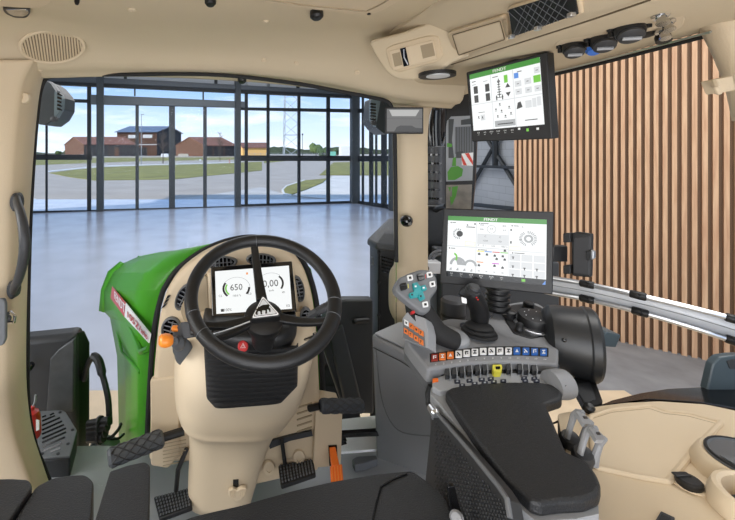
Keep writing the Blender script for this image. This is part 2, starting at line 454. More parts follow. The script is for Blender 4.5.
# ================================================================== OUTSIDE
GZ = -.1
ASPH = mat('asphalt', (168, 158, 146), .8, var=.1, vscale=.4)
bm = NB(); box(bm, (0, 330, GZ-.05), (1600, 612, .1)); struct('floor', bm, ASPH, smooth=False)
GRASS = mat('lawn_grass', (128, 124, 62), .9, var=.3, vscale=.35)
KERB = mat('kerb_stone', (205, 203, 198), .7)
PAVE = mat('pale_paving', (205, 200, 192), .8, var=.12, vscale=.5)
def patch(name, px, z, t, m, label, cat, kind=None):
    bm = NB(); pl = zpl(GZ+z+t)
    prism(bm, [on(pl, x, y) for x, y in px], V((0, 0, -t)))
    o = obj(name, bm, m, smooth=False); tag(o, label, cat, kind=kind); return o
patch('lawn', [(-60, 158.2), (242, 157.2), (242, 159.5), (140, 161.2), (30, 165.2), (-60, 167)], .0, .03, GRASS, 'far strip of lawn in front of the brown barns', 'lawn')
patch('lawn', [(49, 172.8), (75, 169.5), (105, 167), (145, 165.4), (200, 164), (262, 161.6), (262, 170.3), (234, 173.2), (204, 176), (175, 179), (140, 179.6), (95, 180.2), (70, 177)], .0, .04, GRASS, 'large rounded lawn in the middle of the forecourt', 'lawn')
patch('lawn', [(264, 163.2), (287, 160.8), (287, 159), (264, 159.4)], .0, .03, GRASS, 'narrow grass verge beside the road and the yellow barn', 'lawn')
patch('lawn', [(283.5, 189.5), (287, 186), (305, 180.2), (327, 178.3), (323, 182.2), (308, 188.5), (292, 194), (285, 193)], .02, .05, GRASS, 'small pointed grass island between road and pale paving', 'lawn')
patch('lawn', [(319.5, 174.8), (333.6, 162.4), (420, 161), (420, 175)], .02, .05, GRASS, 'lawn behind the right hand glass corner of the hall', 'lawn')
patch('lawn', [(-20, 193), (33, 200.5), (62, 209.2), (66, 212), (-20, 214)], .0, .05, GRASS, 'corner of lawn close to the glass at far left', 'lawn')
patch('kerb', [(30, 198.5), (62.5, 209.2), (65, 209.2), (30, 197)], .0, .09, KERB, 'pale kerb edging the near left corner lawn', 'kerb')
patch('kerb', [(281.5, 189.8), (286, 185.3), (304, 179.6), (305, 180.2), (287, 186), (283.5, 189.5), (285, 193), (292, 194.3), (291, 195.5), (283, 194)], .0, .07, KERB, 'curved pale kerb around the small grass island', 'kerb')
patch('kerb', [(100, 165.6), (240, 162), (240, 162.6), (100, 166.6), (48, 171.8), (46, 171)], .0, .05, KERB, 'long thin kerb behind the large rounded lawn', 'kerb')
patch('paving', [(292, 195.2), (330, 178.5), (332, 175.8), (420, 175.8), (420, 206), (345, 200.5)], .0, .02, PAVE, 'pale slab paving outside the right hand glass corner', 'paving')
patch('paving', [(150, 206), (170, 200), (215, 194), (262, 187), (290, 196), (320, 200), (250, 204)], .0, .015, mat('worn_paving', (186, 182, 176), .8, var=.2, vscale=.5), 'worn pale stretch of forecourt close outside the glass doors', 'paving')
def barn(name, A, B, C, hw, hr, wall, gab, roofm, label, over=.8, windows=()):
    A, B, C = V((A[0], A[1], GZ)), V((B[0], B[1], GZ)), V((C[0], C[1], GZ)); D = B+C-A
    up = V((0, 0, 1))
    t = thing(name, label, 'barn', (A+D)/2, 'barns across the forecourt')
    bm = NB(); prism(bm, [A, B, D, C], up*hw); obj('long_wall', bm, wall, t, smooth=False)
    g = (C-A)*.004
    ou = (A-B).normalized()*.15
    bm = NB(); M1 = (A+C)/2
    prism(bm, [A+ou, C+ou, C+ou+up*hw, M1+ou+up*(hr-.3), A+ou+up*hw], (B-A).normalized()*.3); obj('gable_wall', bm, gab, t, smooth=False)
    M2 = (B+D)/2; l = (A-B).normalized()*over; s = (A-C).normalized()*over
    dz = up*(-(hr-hw)*over/((A-C).length/2))
    bm = NB()
    prism(bm, [A+s+l+up*hw+dz, B+s-l+up*hw+dz, M2-l+up*hr, M1+l+up*hr], up*.35)
    prism(bm, [C-s+l+up*hw+dz, D-s-l+up*hw+dz, M2-l+up*hr, M1+l+up*hr], up*.35)
    obj('roof', bm, roofm, t, smooth=False)
    for (u0, u1, z0, z1, mm, nm) in windows:
        nrm = (A-C).normalized()*.12
        bm = NB(); a = A.lerp(B, u0)+nrm; b = A.lerp(B, u1)+nrm
        prism(bm, [a+up*z0, b+up*z0, b+up*z1, a+up*z1], -nrm*1.5); obj(nm, bm, mm, t, smooth=False)
    return t
def G(px, d): return ((px-CX)/F*d, d)
TILE = mat('red_roof_tiles', (122, 84, 70), .8, var=.15, vscale=.3)
BWOOD = mat('brown_cladding', (98, 68, 52), .8, var=.25, vscale=.6)
DWOOD = mat('dark_cladding', (40, 42, 46), .7)
SOLAR = mat('solar_roof', (92, 104, 122), .3)
BWIN = mat('pale_window_band', (225, 225, 222), .4)
YEL = mat('yellow_render', (222, 178, 110), .8)
barn('barn', G(84, 285), G(135, 285), G(65, 312), 8.4, 14.0, DWOOD, BWOOD, TILE, 'long low barn with red tiled roof at the left, open dark front', windows=((.05, .06, 0, 8, BWOOD, 'post'), (.5, .51, 0, 8, BWOOD, 'post'), (.6, .68, 0, 6, BWOOD, 'doorway')))
barn('barn', G(157, 318), G(117, 318), G(181, 341), 19.0, 23.9, BWOOD, DWOOD, SOLAR, 'tall brown barn with grey solar roof and dark gable', over=1.2, windows=((.12, .35, 14.2, 16.8, BWIN, 'window_band'), (.5, .72, 14, 16.6, BWIN, 'window_band'), (.0, .99, 8.6, 9.2, BWIN, 'ledge'), (.25, .6, 0, 6.5, DWOOD, 'barn_door')))
barn('barn', G(205, 270), G(236, 275), G(176, 290), 7.4, 13.2, DWOOD, BWOOD, TILE, 'wide brown gabled barn with red roof right of the tall one', windows=((.25, .27, 0, 7, BWOOD, 'post'), (.6, .62, 0, 7, BWOOD, 'post')))
barn('barn', G(243, 240), G(268, 240), G(240, 262), 5.6, 8.6, YEL, YEL, TILE, 'small yellow rendered barn with red roof beside the road')
# hills and trees at the horizon
HILL = mat('woodland', (74, 84, 66), 1, var=.3, vscale=.05)
bm = NB(); rng = random.Random(3)
def ridge(bm, x0, x1, d, y0, amp, n=60):
    top = []
    for i in range(n+1):
        x = x0+(x1-x0)*i/n
        top.append(P(x, y0-amp*(.5+.5*sin(i*.23)+.35*rng.random()), d))
    pts = [P(x0, 158, d), P(x1, 158, d)]
    prism(bm, [pts[0], pts[1]]+top[::-1], V((0, 30, 0)))
ridge(bm, 255, 420, 560, 150.5, 3.2); ridge(bm, -60, 72, 560, 154, 2.2)
tag(obj('woodland', bm, HILL, smooth=False), 'dark wooded ridge along the horizon beyond the road', 'woodland', kind='stuff')
def bare_tree(px, base, top, label):
    d = 3.0*F/(base-CY); h = (base-top)/F*d; o = P(px, base, d); o.z = GZ
    t = thing('bare_tree', label, 'tree', o)
    bm = NB(); tube(bm, [o, o+V((.05, 0, h*.5)), o+V((0, 0, h*.95))], [.14, .09, .02], 6); obj('trunk', bm, mat('bark', (96, 84, 74), .9), t)
    bm = NB(); r = random.Random(px)
    for i in range(46):
        z = h*(.3+.6*r.random()); a = r.random()*6.3; L = h*.25*(1.25-z/h)*(.6+.5*r.random())
        s = o+V((0, 0, z)); e = s+V((cos(a)*L, sin(a)*L, L*.9)); tube(bm, [s, e], [.04, .015], 4)
        for k in range(2):
            b = r.random()*6.3; mid = s.lerp(e, .5); tube(bm, [mid, mid+V((cos(b)*L*.4, sin(b)*L*.4, L*.4))], [.025, .01], 4)
    obj('branches', bm, MATS['bark'], t)
bare_tree(163, 163.5, 127, 'bare leafless tree in front of the tall brown barn')
bare_tree(220, 161.3, 131, 'slim bare tree in front of the right hand gabled barn')
bm = NB(); d = 3*F/12.5; o = P(141.3, 164.5, d); o.z = GZ; tube(bm, [o, o+V((0, 0, 12))], [.11, .07], 8); box(bm, o+V((.3, 0, 12)), (.8, .3, .12))
tag(obj('street_lamp', bm, LGREY), 'tall slim pale lamp post before the tall brown barn', 'street lamp')
bm = NB(); d = 150; o = P(302.5, 158, d); o.z = GZ; tube(bm, [o, o+V((0, 0, 9.5))], [.12, .08], 8); box(bm, o+V((0, 0, 9.6)), (.5, .4, .6))
tag(obj('street_lamp', bm, DGREY), 'dark signal post right of the lattice tower', 'street lamp')
# lattice tower
d = 170; o = P(291.5, 158, d); o.z = GZ; bm = NB(); w0 = 3.3; hh = 46
cs = []
for sx_, sy_ in ((-1, -1), (1, -1), (1, 1), (-1, 1)):
    a = o+V((sx_*w0, sy_*w0, 0)); b = o+V((sx_*w0*.75, sy_*w0*.75, hh)); tube(bm, [a, b], .16, 6); cs.append((a, b))
for i in range(4):
    a, b = cs[i]; c, e_ = cs[(i+1) % 4]
    for k in range(9):
        tube(bm, [a.lerp(b, k/9), c.lerp(e_, (k+1)/9)], .09, 4)
        if k % 2 == 0: tube(bm, [a.lerp(b, k/9), c.lerp(e_, k/9)], .08, 4)
tag(obj('lattice_tower', bm, mat('galvanised', (168, 176, 186), .5)), 'tall pale steel lattice tower beyond the road', 'tower')
# yard clutter
def yard_box(px0, px1, y0, d, h, m, name, label, cat, dep=2):
    bm = NB(); a = P(px0, 150, d); b = P(px1, 150, d); box(bm, ((a.x+b.x)/2, d+dep/2, GZ+h/2), (b.x-a.x, dep, h)); o = obj(name, bm, m, bevel=.08, smooth=False); tag(o, label, cat); return o
yard_box(341, 351.5, 0, 175, 5.4, WHITE, 'storage_container', 'white storage container beside the hall corner', 'container', 4)
yard_box(330, 336, 0, 180, 3.2, mat('teal_container', (120, 190, 170), .6), 'storage_container', 'small pale green container left of the white one', 'container', 4)
yard_box(278, 289, 0, 150, 1.6, WHITE, 'white_van', 'low white vehicle parked at the foot of the tower', 'van', 3)
yard_box(161, 168, 0, 240, 2.0, WHITE, 'silage_bale', 'white wrapped bales standing by the bare tree', 'bale', 2)
yard_box(178, 188, 0, 262, 1.8, mat('stone_pile', (190, 184, 170), .9), 'stone_blocks', 'pale stone blocks against the right gabled barn', 'stones', 2)
yard_box(199, 201, 0, 140, .4, WHITE, 'flat_marker', 'tiny white marker lying on the large lawn', 'marker', 1)
bm = NB(); o = P(229.5, 163.5, 104); o.z = GZ; lathe(bm, [(.1, 0), (.1, 1.2), (0, 1.3)], o, (0, 0, 1), 8); tag(obj('bollard', bm, mat('pink_bollard', (200, 120, 110), .6)), 'small pinkish bollard on the verge by the gabled barn', 'bollard')
for px, y0, mm, lb in ((82.5, 290, WHITE, 'pale car parked at the end of the long low barn'),):
    bm = NB(); a = P(px, 150, 270); box(bm, (a.x, 270, GZ+.4), (4.4, 1.8, .8)); box(bm, (a.x-.2, 270, GZ+1.1), (2.4, 1.6, .7)); tag(obj('parked_car', bm, mm, bevel=.15), lb, 'car')
# mesh fence
bm = NB()
a = P(249, 157, 190); b = P(330, 157, 190)
for i in range(15):
    q = a.lerp(b, i/14); tube(bm, [V((q.x, q.y, GZ)), V((q.x, q.y, GZ+2.6))], .07, 4)
for z in (.3, 1, 1.7, 2.4): tube(bm, [V((a.x, a.y, GZ+z)), V((b.x, b.y, GZ+z))], .05, 4)
tag(obj('mesh_fence', bm, mat('fence_grey', (160, 165, 168), .6)), 'thin grey yard fence running across behind the road', 'fence')
for i, (px, w_, h_, dd) in enumerate(((316, 9, 7, 210), (324, 7, 5, 200), (58, 5, 4, 330), (337, 5, 5, 230), (66, 4, 5, 330))):
    o = P(px, 158, dd); o.z = GZ; t = thing('leafy_tree', ['dark bushy tree left of the pale green container', 'lower round tree just before the green container', 'distant tree at the left edge of the long barn', 'tree rising behind the white container', 'small distant tree nearest the long barn gable'][i], 'tree', o)
    bm = NB(); tube(bm, [o, o+V((0, 0, h_*.5))], .25, 6); obj('trunk', bm, MATS['bark'], t)
    bm = NB(); r = random.Random(i)
    for k in range(9):
        c = o+V(((r.random()-.5)*w_*.6, (r.random()-.5)*w_*.5, h_*(.45+.4*r.random()))); bmesh.ops.create_icosphere(bm, subdivisions=2, radius=w_*.22, matrix=Matrix.Translation(c))
    for v in bm.verts: v.co += V((r.random()-.5, r.random()-.5, r.random()-.5))*.5
    obj('crown', bm, mat('foliage_%d' % i, (70, 88, 60) if i % 2 else (86, 104, 62), 1), t)
# ================================================================== CAB SHELL
# headliner
E = [(-1.25, 1.22, 3.14), (-1.02, 1.32, 3.16), (-.75, 1.40, 3.175), (-.42, 1.50, 3.20), (0, 1.55, 3.19), (.34, 1.55, 3.155), (.58, 1.52, 3.10), (.72, 1.52, 3.085), (.80, 1.52, 3.08)]
EZ = {0: 78, 45: 76, 130: 72.5, 240: 75}
rows = []
for dy, dz, k in ((.03, -.012, 1), (0, 0, 1), (-.05, .012, 1), (-.12, .06, .45), (-.25, .085, 0), (-.38, .085, 0), (-.6, .08, 0), (-1.0, .1, 0), (-1.6, .1, 0), (-2.1, .08, 0)):
    r = []
    for x, y, z in E:
        zz = z+dz
        if k < 1: zz = z*k+3.20*(1-k)+dz
        if k == 0: zz = 3.20+dz-(.03 if x > .6 else 0)-(.10 if x < -1 else 0)-(.18 if x < -1.2 else 0)
        r.append((x, y+dy, zz))
    rows.append(r)
bm = NB(); loft(bm, smooth_grid(rows, 5, 3))
roof = struct('ceiling', bm, LINER, solid=.03, solid_off=-1, ang=60)
# front left pillar
def pillar(name, rows, m=BEIGE, n=5, k=4):
    bm = NB(); loft(bm, smooth_grid([[P(*p) for p in r] for r in rows], n, k)); return struct(name, bm, m, solid=.012, solid_off=-1, ang=60)
lp = []
for py, xi, xo in ((60, 52, -60), (78, 43, -60), (95, 39, -55), (120, 36, -55), (150, 33.5, -55), (210, 29.5, -55), (270, 27.5, -55), (330, 26, -55), (378, 26, -58), (410, 28.5, -60), (435, 33, -62), (460, 41, -64), (486, 50, -66), (520, 62, -70)):
    lp.append([(xi+.5, py, 1.53), (xi, py, 1.47), (xi-4, py, 1.41), (xi-14, py, 1.35), (xi-30, py, 1.31), (xo, py, 1.25)])
pillar('trim_8', lp)
# front right pillar
rp_ = []
for py, a, b in ((88, 384, 446), (100, 391, 434), (112, 395, 427), (135, 396, 424.5), (180, 396.5, 424.5), (230, 397, 424.5), (262, 397.5, 424.5), (272, 393, 425), (282, 392, 425), (305, 392, 425), (315, 395, 425), (322, 398, 425), (350, 398, 425)):
    rp_.append([(a+1, py, 1.70), (a, py, 1.64), (a+5, py, 1.60), ((a+b)/2, py, 1.585), (b-4, py, 1.60), (b, py, 1.64), (b, py, 1.70)])
pillar('trim_9', rp_)
# rear right pillar with hook
bp = []
for py, a in ((-20, 660), (0, 690), (20, 704), (33, 710.5), (45, 717), (58, 723), (75, 730), (95, 736), (120, 741)):
    bp.append([(a+1, py, .84), (a, py, .81), (a+6, py, .785), (a+30, py, .76), (a+90, py, .74)])
pillar('trim_10', bp)
t = thing('coat_hook', 'small beige plastic hook on the rear right cab pillar', 'hook', P(725, 92, .76))
bm = NB(); pl = ypl(.75); pxprism(bm, pl, [(712, 80), (733, 75.5), (736, 90), (718, 93.5)], .02, 1.5); obj('hook_plate', bm, BEIGE, t, bevel=.002)
bm = NB(); tube(bm, [on(off(pl, .012), 715, 81), on(off(pl, .02), 716.5, 87), on(off(pl, .012), 719, 93)], .0045, 8); obj('hook_lip', bm, BEIGE2, t)
# windscreen seal and pane (left pillar, roof edge, right pillar, arch around the dash)
seal = [(52, 486), (43, 464), (36, 446), (31, 425), (28.5, 405), (27.5, 378), (28, 330), (29, 270), (31, 210), (34.5, 150), (37, 120), (40, 95), (44, 82), (52, 76.5), (80, 75), (130, 74.5), (190, 74), (240, 76.5), (300, 84), (330, 89.5), (372, 97.5), (386, 101), (392, 108), (394.5, 125), (395.5, 180), (396, 230), (396.5, 262)]
bm = NB(); tube(bm, [P(x, y, 1.5) for x, y in cr(seal, 3)], .0075, 8); struct('trim_11', bm, RUBBER)
ARCH = [(146, 470), (147, 437), (151, 364), (155, 324), (159, 305), (164, 289), (176, 271), (192, 257.5), (209, 247.5), (230, 240), (252, 237), (275, 240.5), (292, 250), (305, 265), (313.5, 288), (318, 313), (321, 345), (323, 400), (325, 462)]
AR = cr(ARCH, 4)
bm = NB(); tube(bm, [P(x, y, 1.50) for x, y in AR[3:-2]], .010, 8); struct('trim_12', bm, RUBBER)
bm = NB(); pts = [(x, y) for x, y in cr(seal, 2)]+[(396.5, 330), (396, 440), (330, 460)]+[(x, y) for x, y in AR[::-1]]+[(120, 486)]
prism(bm, [P(x, y, 1.515) for x, y in pts], V((0, .006, 0))); struct('window_5', bm, GL, smooth=False)
# right side window: seal along the roof edge and the door glass
EDGE = [(425, 103.5, 1.62), (445, 97.5, 1.72), (466, 92.5, 1.68), (500, 85, 1.48), (555, 74, 1.226), (610, 60.5, 1.04), (660, 47.5, .91), (711, 34, .81)]
bm = NB(); tube(bm, [P(*p) for p in cr(EDGE, 4)], .006, 8); struct('trim_13', bm, RUBBER)
bm = NB(); tube(bm, [P(x, y-2.3, d-.03) for x, y, d in cr(EDGE[3:], 4)], .0024, 6); struct('trim_14', bm, SILVER)
# cab floor
bm = NB(); pl = zpl(1.60)
prism(bm, [on(pl, 60, 446), on(pl, 410, 446), V((.9, 1.2, 1.6)), V((.9, -.6, 1.6)), V((-.95, -.6, 1.6)), V((-.95, 1.25, 1.6))], V((0, 0, -.05))); struct('floor', bm, mat('cab_mat', (158, 160, 163), .5, bump=.2, bscale=90), smooth=False)
# ------------------------------------------------------------------ headliner fittings
def disc(name, px, py, pl, r, m, label, cat, prof=None, group=None, ax=None):
    bm = NB(); q = on(pl, px, py)
    lathe(bm, prof or [(r, -.004), (r, .002), (r*.8, .004), (r*.3, .004), (r*.28, .002), (0, .002)], q, ax or pl[1], 20)
    o = obj(name, bm, m); tag(o, label, cat, group); return o
CL = zpl(3.243)
def roof_z(px, py):
    # follow the liner by ray casting the control surface
    dg = bpy.context.evaluated_depsgraph_get(); 
    r = ray(px, py).normalized()
    ok, loc, nrm, idx, ob, mw = SC.ray_cast(dg, EYE, r)
    return loc, nrm
bpy.context.view_layer.update()
def roof_plane(px, py):
    loc, n = roof_z(px, py)
    if n.dot(EYE-loc) < 0: n = -n
    return (loc, n)
caps = [(132, 9.5, .012, 'round beige cap in the headliner near the top edge'), (40, 71, .010, 'small beige cap above the left windscreen corner'), (266, 21, .010, 'small beige cap below the roof hatch'), (264, 60, .009, 'leftmost of the three screw caps above the windscreen'), (296.5, 63, .009, 'middle one of the three screw caps above the windscreen'), (357, 72.5, .009, 'rightmost of the three screw caps above the windscreen')]
for px, py, r, lb in caps:
    disc('screw_cap', px, py, roof_plane(px, py), r, BEIGE2, lb, 'screw cap', group='screw caps in the headliner')
# speaker
pl = off(roof_plane(52, 47), .012)
t = thing('roof_speaker', 'oval beige ribbed loudspeaker grille in the headliner', 'speaker', on(pl, 52, 47))
a = on(pl, 20, 47); b = on(pl, 84, 47); c1 = on(pl, 52, 31); c2 = on(pl, 52, 63)
ce = (a+b)/2; ux = (b-a)/2; uy = (c2-c1)/2; n = pl[1]
bm = NB(); tube(bm, [ce+ux*cos(i/40*2*pi)+uy*sin(i/40*2*pi) for i in range(40)], .006, 8, closed=True); obj('grille_ring', bm, BEIGE2, t)
bm = NB(); prism(bm, [ce+ux*.96*cos(i/40*2*pi)+uy*.96*sin(i/40*2*pi)+n*.001 for i in range(40)], -n*.012); obj('grille_backing', bm, mat('grille_shade', (128, 112, 88), .8), t)
bm = NB()
for i in range(-10, 11):
    u = i/11; h = math.sqrt(max(0, 1-u*u))*.93; sk = .10
    tube(bm, [ce+ux*(u-sk*.5)+uy*h*-1+n*.004, ce+ux*(u+sk*.5)+uy*h+n*.002], .0030, 5, flat=.6)
obj('grille_ribs', bm, BEIGE, t)
# top-left lamp in its housing
pl = off(roof_plane(60, 12), .03)
t = thing('cab_lamp', 'chrome reading lamp in a beige housing at top left', 'lamp', on(pl, 20, 8))
bm = NB(); pxprism(bm, pl, [(-60, -40), (58, -40), (52, 2), (40, 8.5), (20, 8), (-60, 2)], .04, 4); obj('housing', bm, BEIGE, t, bevel=.006, seg=3)
bm = NB(); p2 = off(pl, -.016); pxprism(bm, p2, [(2, 9), (9, 7), (28, 8), (31, 13), (27, 18.5), (14, 18), (5, 14)], .02, 3); obj('bezel', bm, BLACK, t, bevel=.003)
bm = NB(); p2 = off(pl, -.014); pxprism(bm, p2, [(5, 10), (27, 10), (29, 13.5), (25, 16.8), (14, 16.4), (8, 13.6)], .01, 2); obj('reflector', bm, CHROME, t, bevel=.002)
# roof hatch
pl = off(roof_plane(330, 22), .035)
t = thing('roof_hatch', 'beige roof hatch panel at the top edge above the windscreen', 'roof hatch', on(pl, 330, 5))
bm = NB(); pxprism(bm, pl, [(244, -60), (262, 3), (300, 8.5), (368, 16), (384, 10), (402, 0), (440, -24), (480, -60)], .05, 4); obj('hatch_panel', bm, BEIGE, t, bevel=.008, seg=3)
bm = NB(); tube(bm, [on(off(pl, .0015), x, y) for x, y in ((262, -1), (300, 5), (366, 11.5), (380, 5), (396, -5))], .0018, 6); obj('panel_groove', bm, SLOT, t)
bm = NB(); lathe(bm, [(.004, 0), (.004, .003), (0, .003)], on(pl, 369, 13.5), pl[1], 10); obj('screw', bm, BLACK, t)
# black knobs
for px, py, r, lb in ((316.5, 12, .018, 'black round knob under the front of the roof hatch'), (242, 78, .017, 'black round knob at the top centre of the windscreen'), (210.5, -2, .014, 'black round knob at the top edge left of the hatch'), (77.5, -3, .006, 'tiny black plug at the top edge near the lamp')):
    pl = off(roof_plane(px, py+(-4 if py > 70 else 3)), .004)
    bm = NB(); lathe(bm, [(r*.9, -.01), (r, .004), (r, .014), (r*.7, .02), (0, .022)], on(pl, px, py), pl[1]*.6+V((0, -.3, -.5)), 18)
    tag(obj('roof_knob', bm, BLACK), lb, 'knob')
# ------------------------------------------------------------------ overhead console along the right side
st = [  # y, then (x, z) from the inner top over the lip and soffit to the window edge
    (1.60, [(.56, 3.23), (.60, 3.205), (.63, 3.18), (.68, 3.14), (.74, 3.11), (.80, 3.10)]),
    (1.50, [(.47, 3.27), (.535, 3.225), (.575, 3.18), (.64, 3.14), (.72, 3.13), (.84, 3.12)]),
    (1.41, [(.455, 3.29), (.54, 3.235), (.590, 3.182), (.63, 3.15), (.75, 3.145), (.93, 3.14)]),
    (1.22, [(.475, 3.28), (.55, 3.225), (.597, 3.165), (.64, 3.145), (.78, 3.146), (.955, 3.147)]),
    (1.06, [(.485, 3.28), (.555, 3.22), (.600, 3.155), (.64, 3.143), (.78, 3.146), (.955, 3.148)]),
    (.90, [(.49, 3.28), (.56, 3.21), (.603, 3.145), (.64, 3.138), (.78, 3.143), (.955, 3.150)]),
    (.72, [(.49, 3.28), (.56, 3.20), (.603, 3.135), (.64, 3.130), (.78, 3.138), (.955, 3.150)]),
    (.55, [(.49, 3.28), (.56, 3.20), (.600, 3.130), (.64, 3.127), (.78, 3.135), (.955, 3.150)]),
    (.10, [(.49, 3.28), (.56, 3.20), (.600, 3.130), (.64, 3.127), (.78, 3.135), (.955, 3.150)]),
]
rows = [[(x, y, z) for x, z in r] for y, r in st]
t = thing('overhead_console', 'long beige overhead console with recesses along the right roof edge', 'overhead console', (.7, .9, 3.13))
bm = NB(); g = smooth_grid(rows, 4, 4)
top = [[(p[0], p[1], 3.34) for p in (r[0], r[-1])] for r in g]
loft(bm, [[(r[0][0], r[0][1], 3.33)]+r+[(r[-1][0]+.005, r[-1][1], 3.33)] for r in g])
oc = obj('console_body', bm, LINER, t, ang=50)
FAS = plane3(V((.5375, 1.3, 3.230)), V((.553, .75, 3.205)), V((.594, 1.0, 3.155)))
fl = off(FAS, .006)
# rounded front end of the console and its left recess with socket plates
SFP = plane3(P(370, 41, 1.26), P(450, 16, 1.07), P(386, 73, 1.25))
bm = NB(); pxprism(bm, SFP, rnd([(367, 41), (400, 33), (452, 14), (470, 8), (470, 56), (448, 64), (440, 73), (415, 80), (398, 80), (386, 73), (376, 58)], 6), .16); obj('console_end', bm, LINER, t, bevel=.016, seg=4)
fk = fl; fl = off(SFP, .004)
bm = NB(); pxprism(bm, fl, [(385, 49), (392, 45), (428, 35.5), (438, 36), (443, 56), (436, 62.5), (398, 72.5), (390, 68)], .012, 3); obj('socket_frame', bm, BEIGE, t, bevel=.003)
f2 = off(fl, .004); sf = Face(f2, (389, 51), (433, 40), (437, 59), (393, 70.5))
bm = NB(); sf.quad(bm, 0, 0, 1, 1, 0, t=.004); pan = obj('socket_panel', bm, BEIGE2, t, bevel=.0015)
bm = NB(); sf.quad(bm, .06, .18, .25, .84, .001); obj('socket_plate', bm, SLOT, t)
bm = NB(); sf.quad(bm, .72, .12, .98, .80, .001); obj('socket_plate', bm, SLOT, t)
bm = NB(); sf.quad(bm, .27, .02, .40, .95, .0015); obj('charging_slot', bm, GLOSSBLACK, t)
bm = NB(); tube(bm, [sf.at(.36, .1, .003), sf.at(.33, .5, .003), sf.at(.38, .9, .003)], .0018, 6); obj('cable', bm, SILVER, t)
# middle blank radio cover
fl = fk
bm = NB(); pxprism(bm, fl, [(447, 33), (503, 16), (508, 41), (456, 58)], .012, 3); obj('radio_surround', bm, BEIGE, t, bevel=.003)
f2 = off(fl, .003); bm = NB(); pxprism(bm, f2, [(453, 35.5), (499.5, 21.5), (504, 39), (459, 54.5)], .004, 1.5); obj('radio_cover', bm, BEIGE2, t, bevel=.0012)
bm = NB(); pxprism(bm, f2, [(501.5, 20.5), (504, 19.5), (509, 36.5), (506, 38)], .004, .5); obj('cover_latch', bm, SLOT, t, bevel=.001)
bm = NB(); tube(bm, [on(off(fl, .0045), x, y) for x, y in rnd([(452.3, 35), (500, 20.8), (504.8, 39.6), (458.5, 55.4)], 1.5)], .0010, 5, closed=True); obj('cover_groove', bm, mat('groove_dark', (92, 78, 56), .8), t)
bm = NB(); tube(bm, [on(off(fl, .008), x, y) for x, y in cr([(447, 66), (505, 47.5), (560, 30), (600, 17), (650, 0)], 4)], .0016, 6); obj('fascia_groove', bm, MATS['groove_dark'], t)
# net compartment
f3 = off(fl, .001); nf = Face(f3, (509.5, 9), (575, -11), (579.5, 13), (513.5, 36))
bm = NB(); nf.quad(bm, -.03, -.06, 1.04, 1.07, .001, t=.012); obj('net_frame', bm, BEIGE, t, bevel=.003)
bm = NB(); nf.quad(bm, 0, 0, 1, 1, .003, t=.002); cf = obj('net_compartment', bm, BLACK, t)
bm = NB()
for i in range(-5, 14):
    for sgn in (1, -1):
        u0 = i/9; u1 = u0+sgn*.32; va, vb = 0, 1
        def clipu(u, v): return nf.at(min(1, max(0, u)), v, .006)
        ua, ub = u0, u1
        if ua < 0 or ua > 1 or ub < 0 or ub > 1:
            continue
        tube(bm, [nf.at(ua, 0, .006), nf.at(ub, 1, .006)], .0006, 4)
obj('elastic_net', bm, GREY2, t)
bm = NB(); 
for u, v in ((.02, .95), (.47, .98), (.95, .9)):
    bm = NB(); box(bm, nf.at(u, v, .008), (.010, .010, .008)); obj('net_clip', bm, SILVER, t, bevel=.001)
# soffit fittings
SOF = (V((.75, .85, 3.139)), V((0, 0, -1)))
def ell(pl, cx, cy, rx, ry, n=36, rot=0):
    c = on(pl, cx, cy); a = (on(pl, cx+rx, cy-rx*rot)-on(pl, cx-rx, cy+rx*rot))/2; b = (on(pl, cx, cy+ry)-on(pl, cx, cy-ry))/2
    return [c+a*cos(i/n*2*pi)+b*sin(i/n*2*pi) for i in range(n)]
pts = rnd([(553, 46), (562, 54), (600, 48), (650, 38), (683, 28), (686, 14), (672, 4), (640, 3), (606, 11), (570, 33)], 8)
bm = NB(); prism(bm, [on(off(SOF, .003), x, y) for x, y in pts], V((0, 0, .006))); obj('connector_plate', bm, BEIGE2, t, bevel=.002)
def socket(px, py, r, label):
    q = on(SOF, px, py); ax = V((-.25, -.45, -.85)).normalized()
    e = thing('round_connector', label, 'connector', q, 'black round connectors overhead')
    bm = NB(); lathe(bm, [(r, -.012), (r, .003), (r*.86, .006), (r*.86, .020), (r*.78, .024), (0, .024)], q, ax, 26); obj('base', bm, BLACK, e)
    bm = NB()
    for k in range(10):
        a = k/10*2*pi; x, y, z = frame_of(ax); box(bm, q+(x*cos(a)+y*sin(a))*r+z*.004, (.009, .009, .012))
    obj('locking_tabs', bm, BLACK, e, bevel=.001)
    bm = NB(); lathe(bm, [(r*.72, .022), (r*.74, .030), (r*.5, .033), (0, .033)], q, ax, 26); obj('hinged_lid', bm, DGREY, e)
    bm = NB(); x, y, z = frame_of(ax); tube(bm, [q+z*.034-x*r*.5, q+z*.036+x*r*.5], .0035, 6); obj('lid_grip', bm, LGREY, e)
socket(573, 43, .024, 'leftmost of the three black round connectors overhead')
socket(602.5, 36, .025, 'middle one of the three black round connectors overhead')
socket(628.5, 25, .026, 'rightmost and largest-looking of the three black round connectors overhead')
q = on(SOF, 593, 46); bm = NB(); lathe(bm, [(.013, -.004), (.014, .006), (.016, .010), (.012, .018), (0, .018)], q, (-.2, -.4, -.9), 18); tag(obj('blue_cap', bm, BLUE), 'small bright blue cap between two black connectors', 'cap')
q = on(SOF, 650, 31); bm = NB(); lathe(bm, [(.012, -.002), (.013, .005), (.008, .008), (0, .008)], q, (-.1, -.3, -.9), 16, sx=1.4); tag(obj('black_plug', bm, BLACK), 'flat black plug beside the metal fittings overhead', 'plug')
e = thing('metal_coupling', 'pair of threaded metal cable fittings at the end of the connector plate', 'fitting', on(SOF, 662, 20))
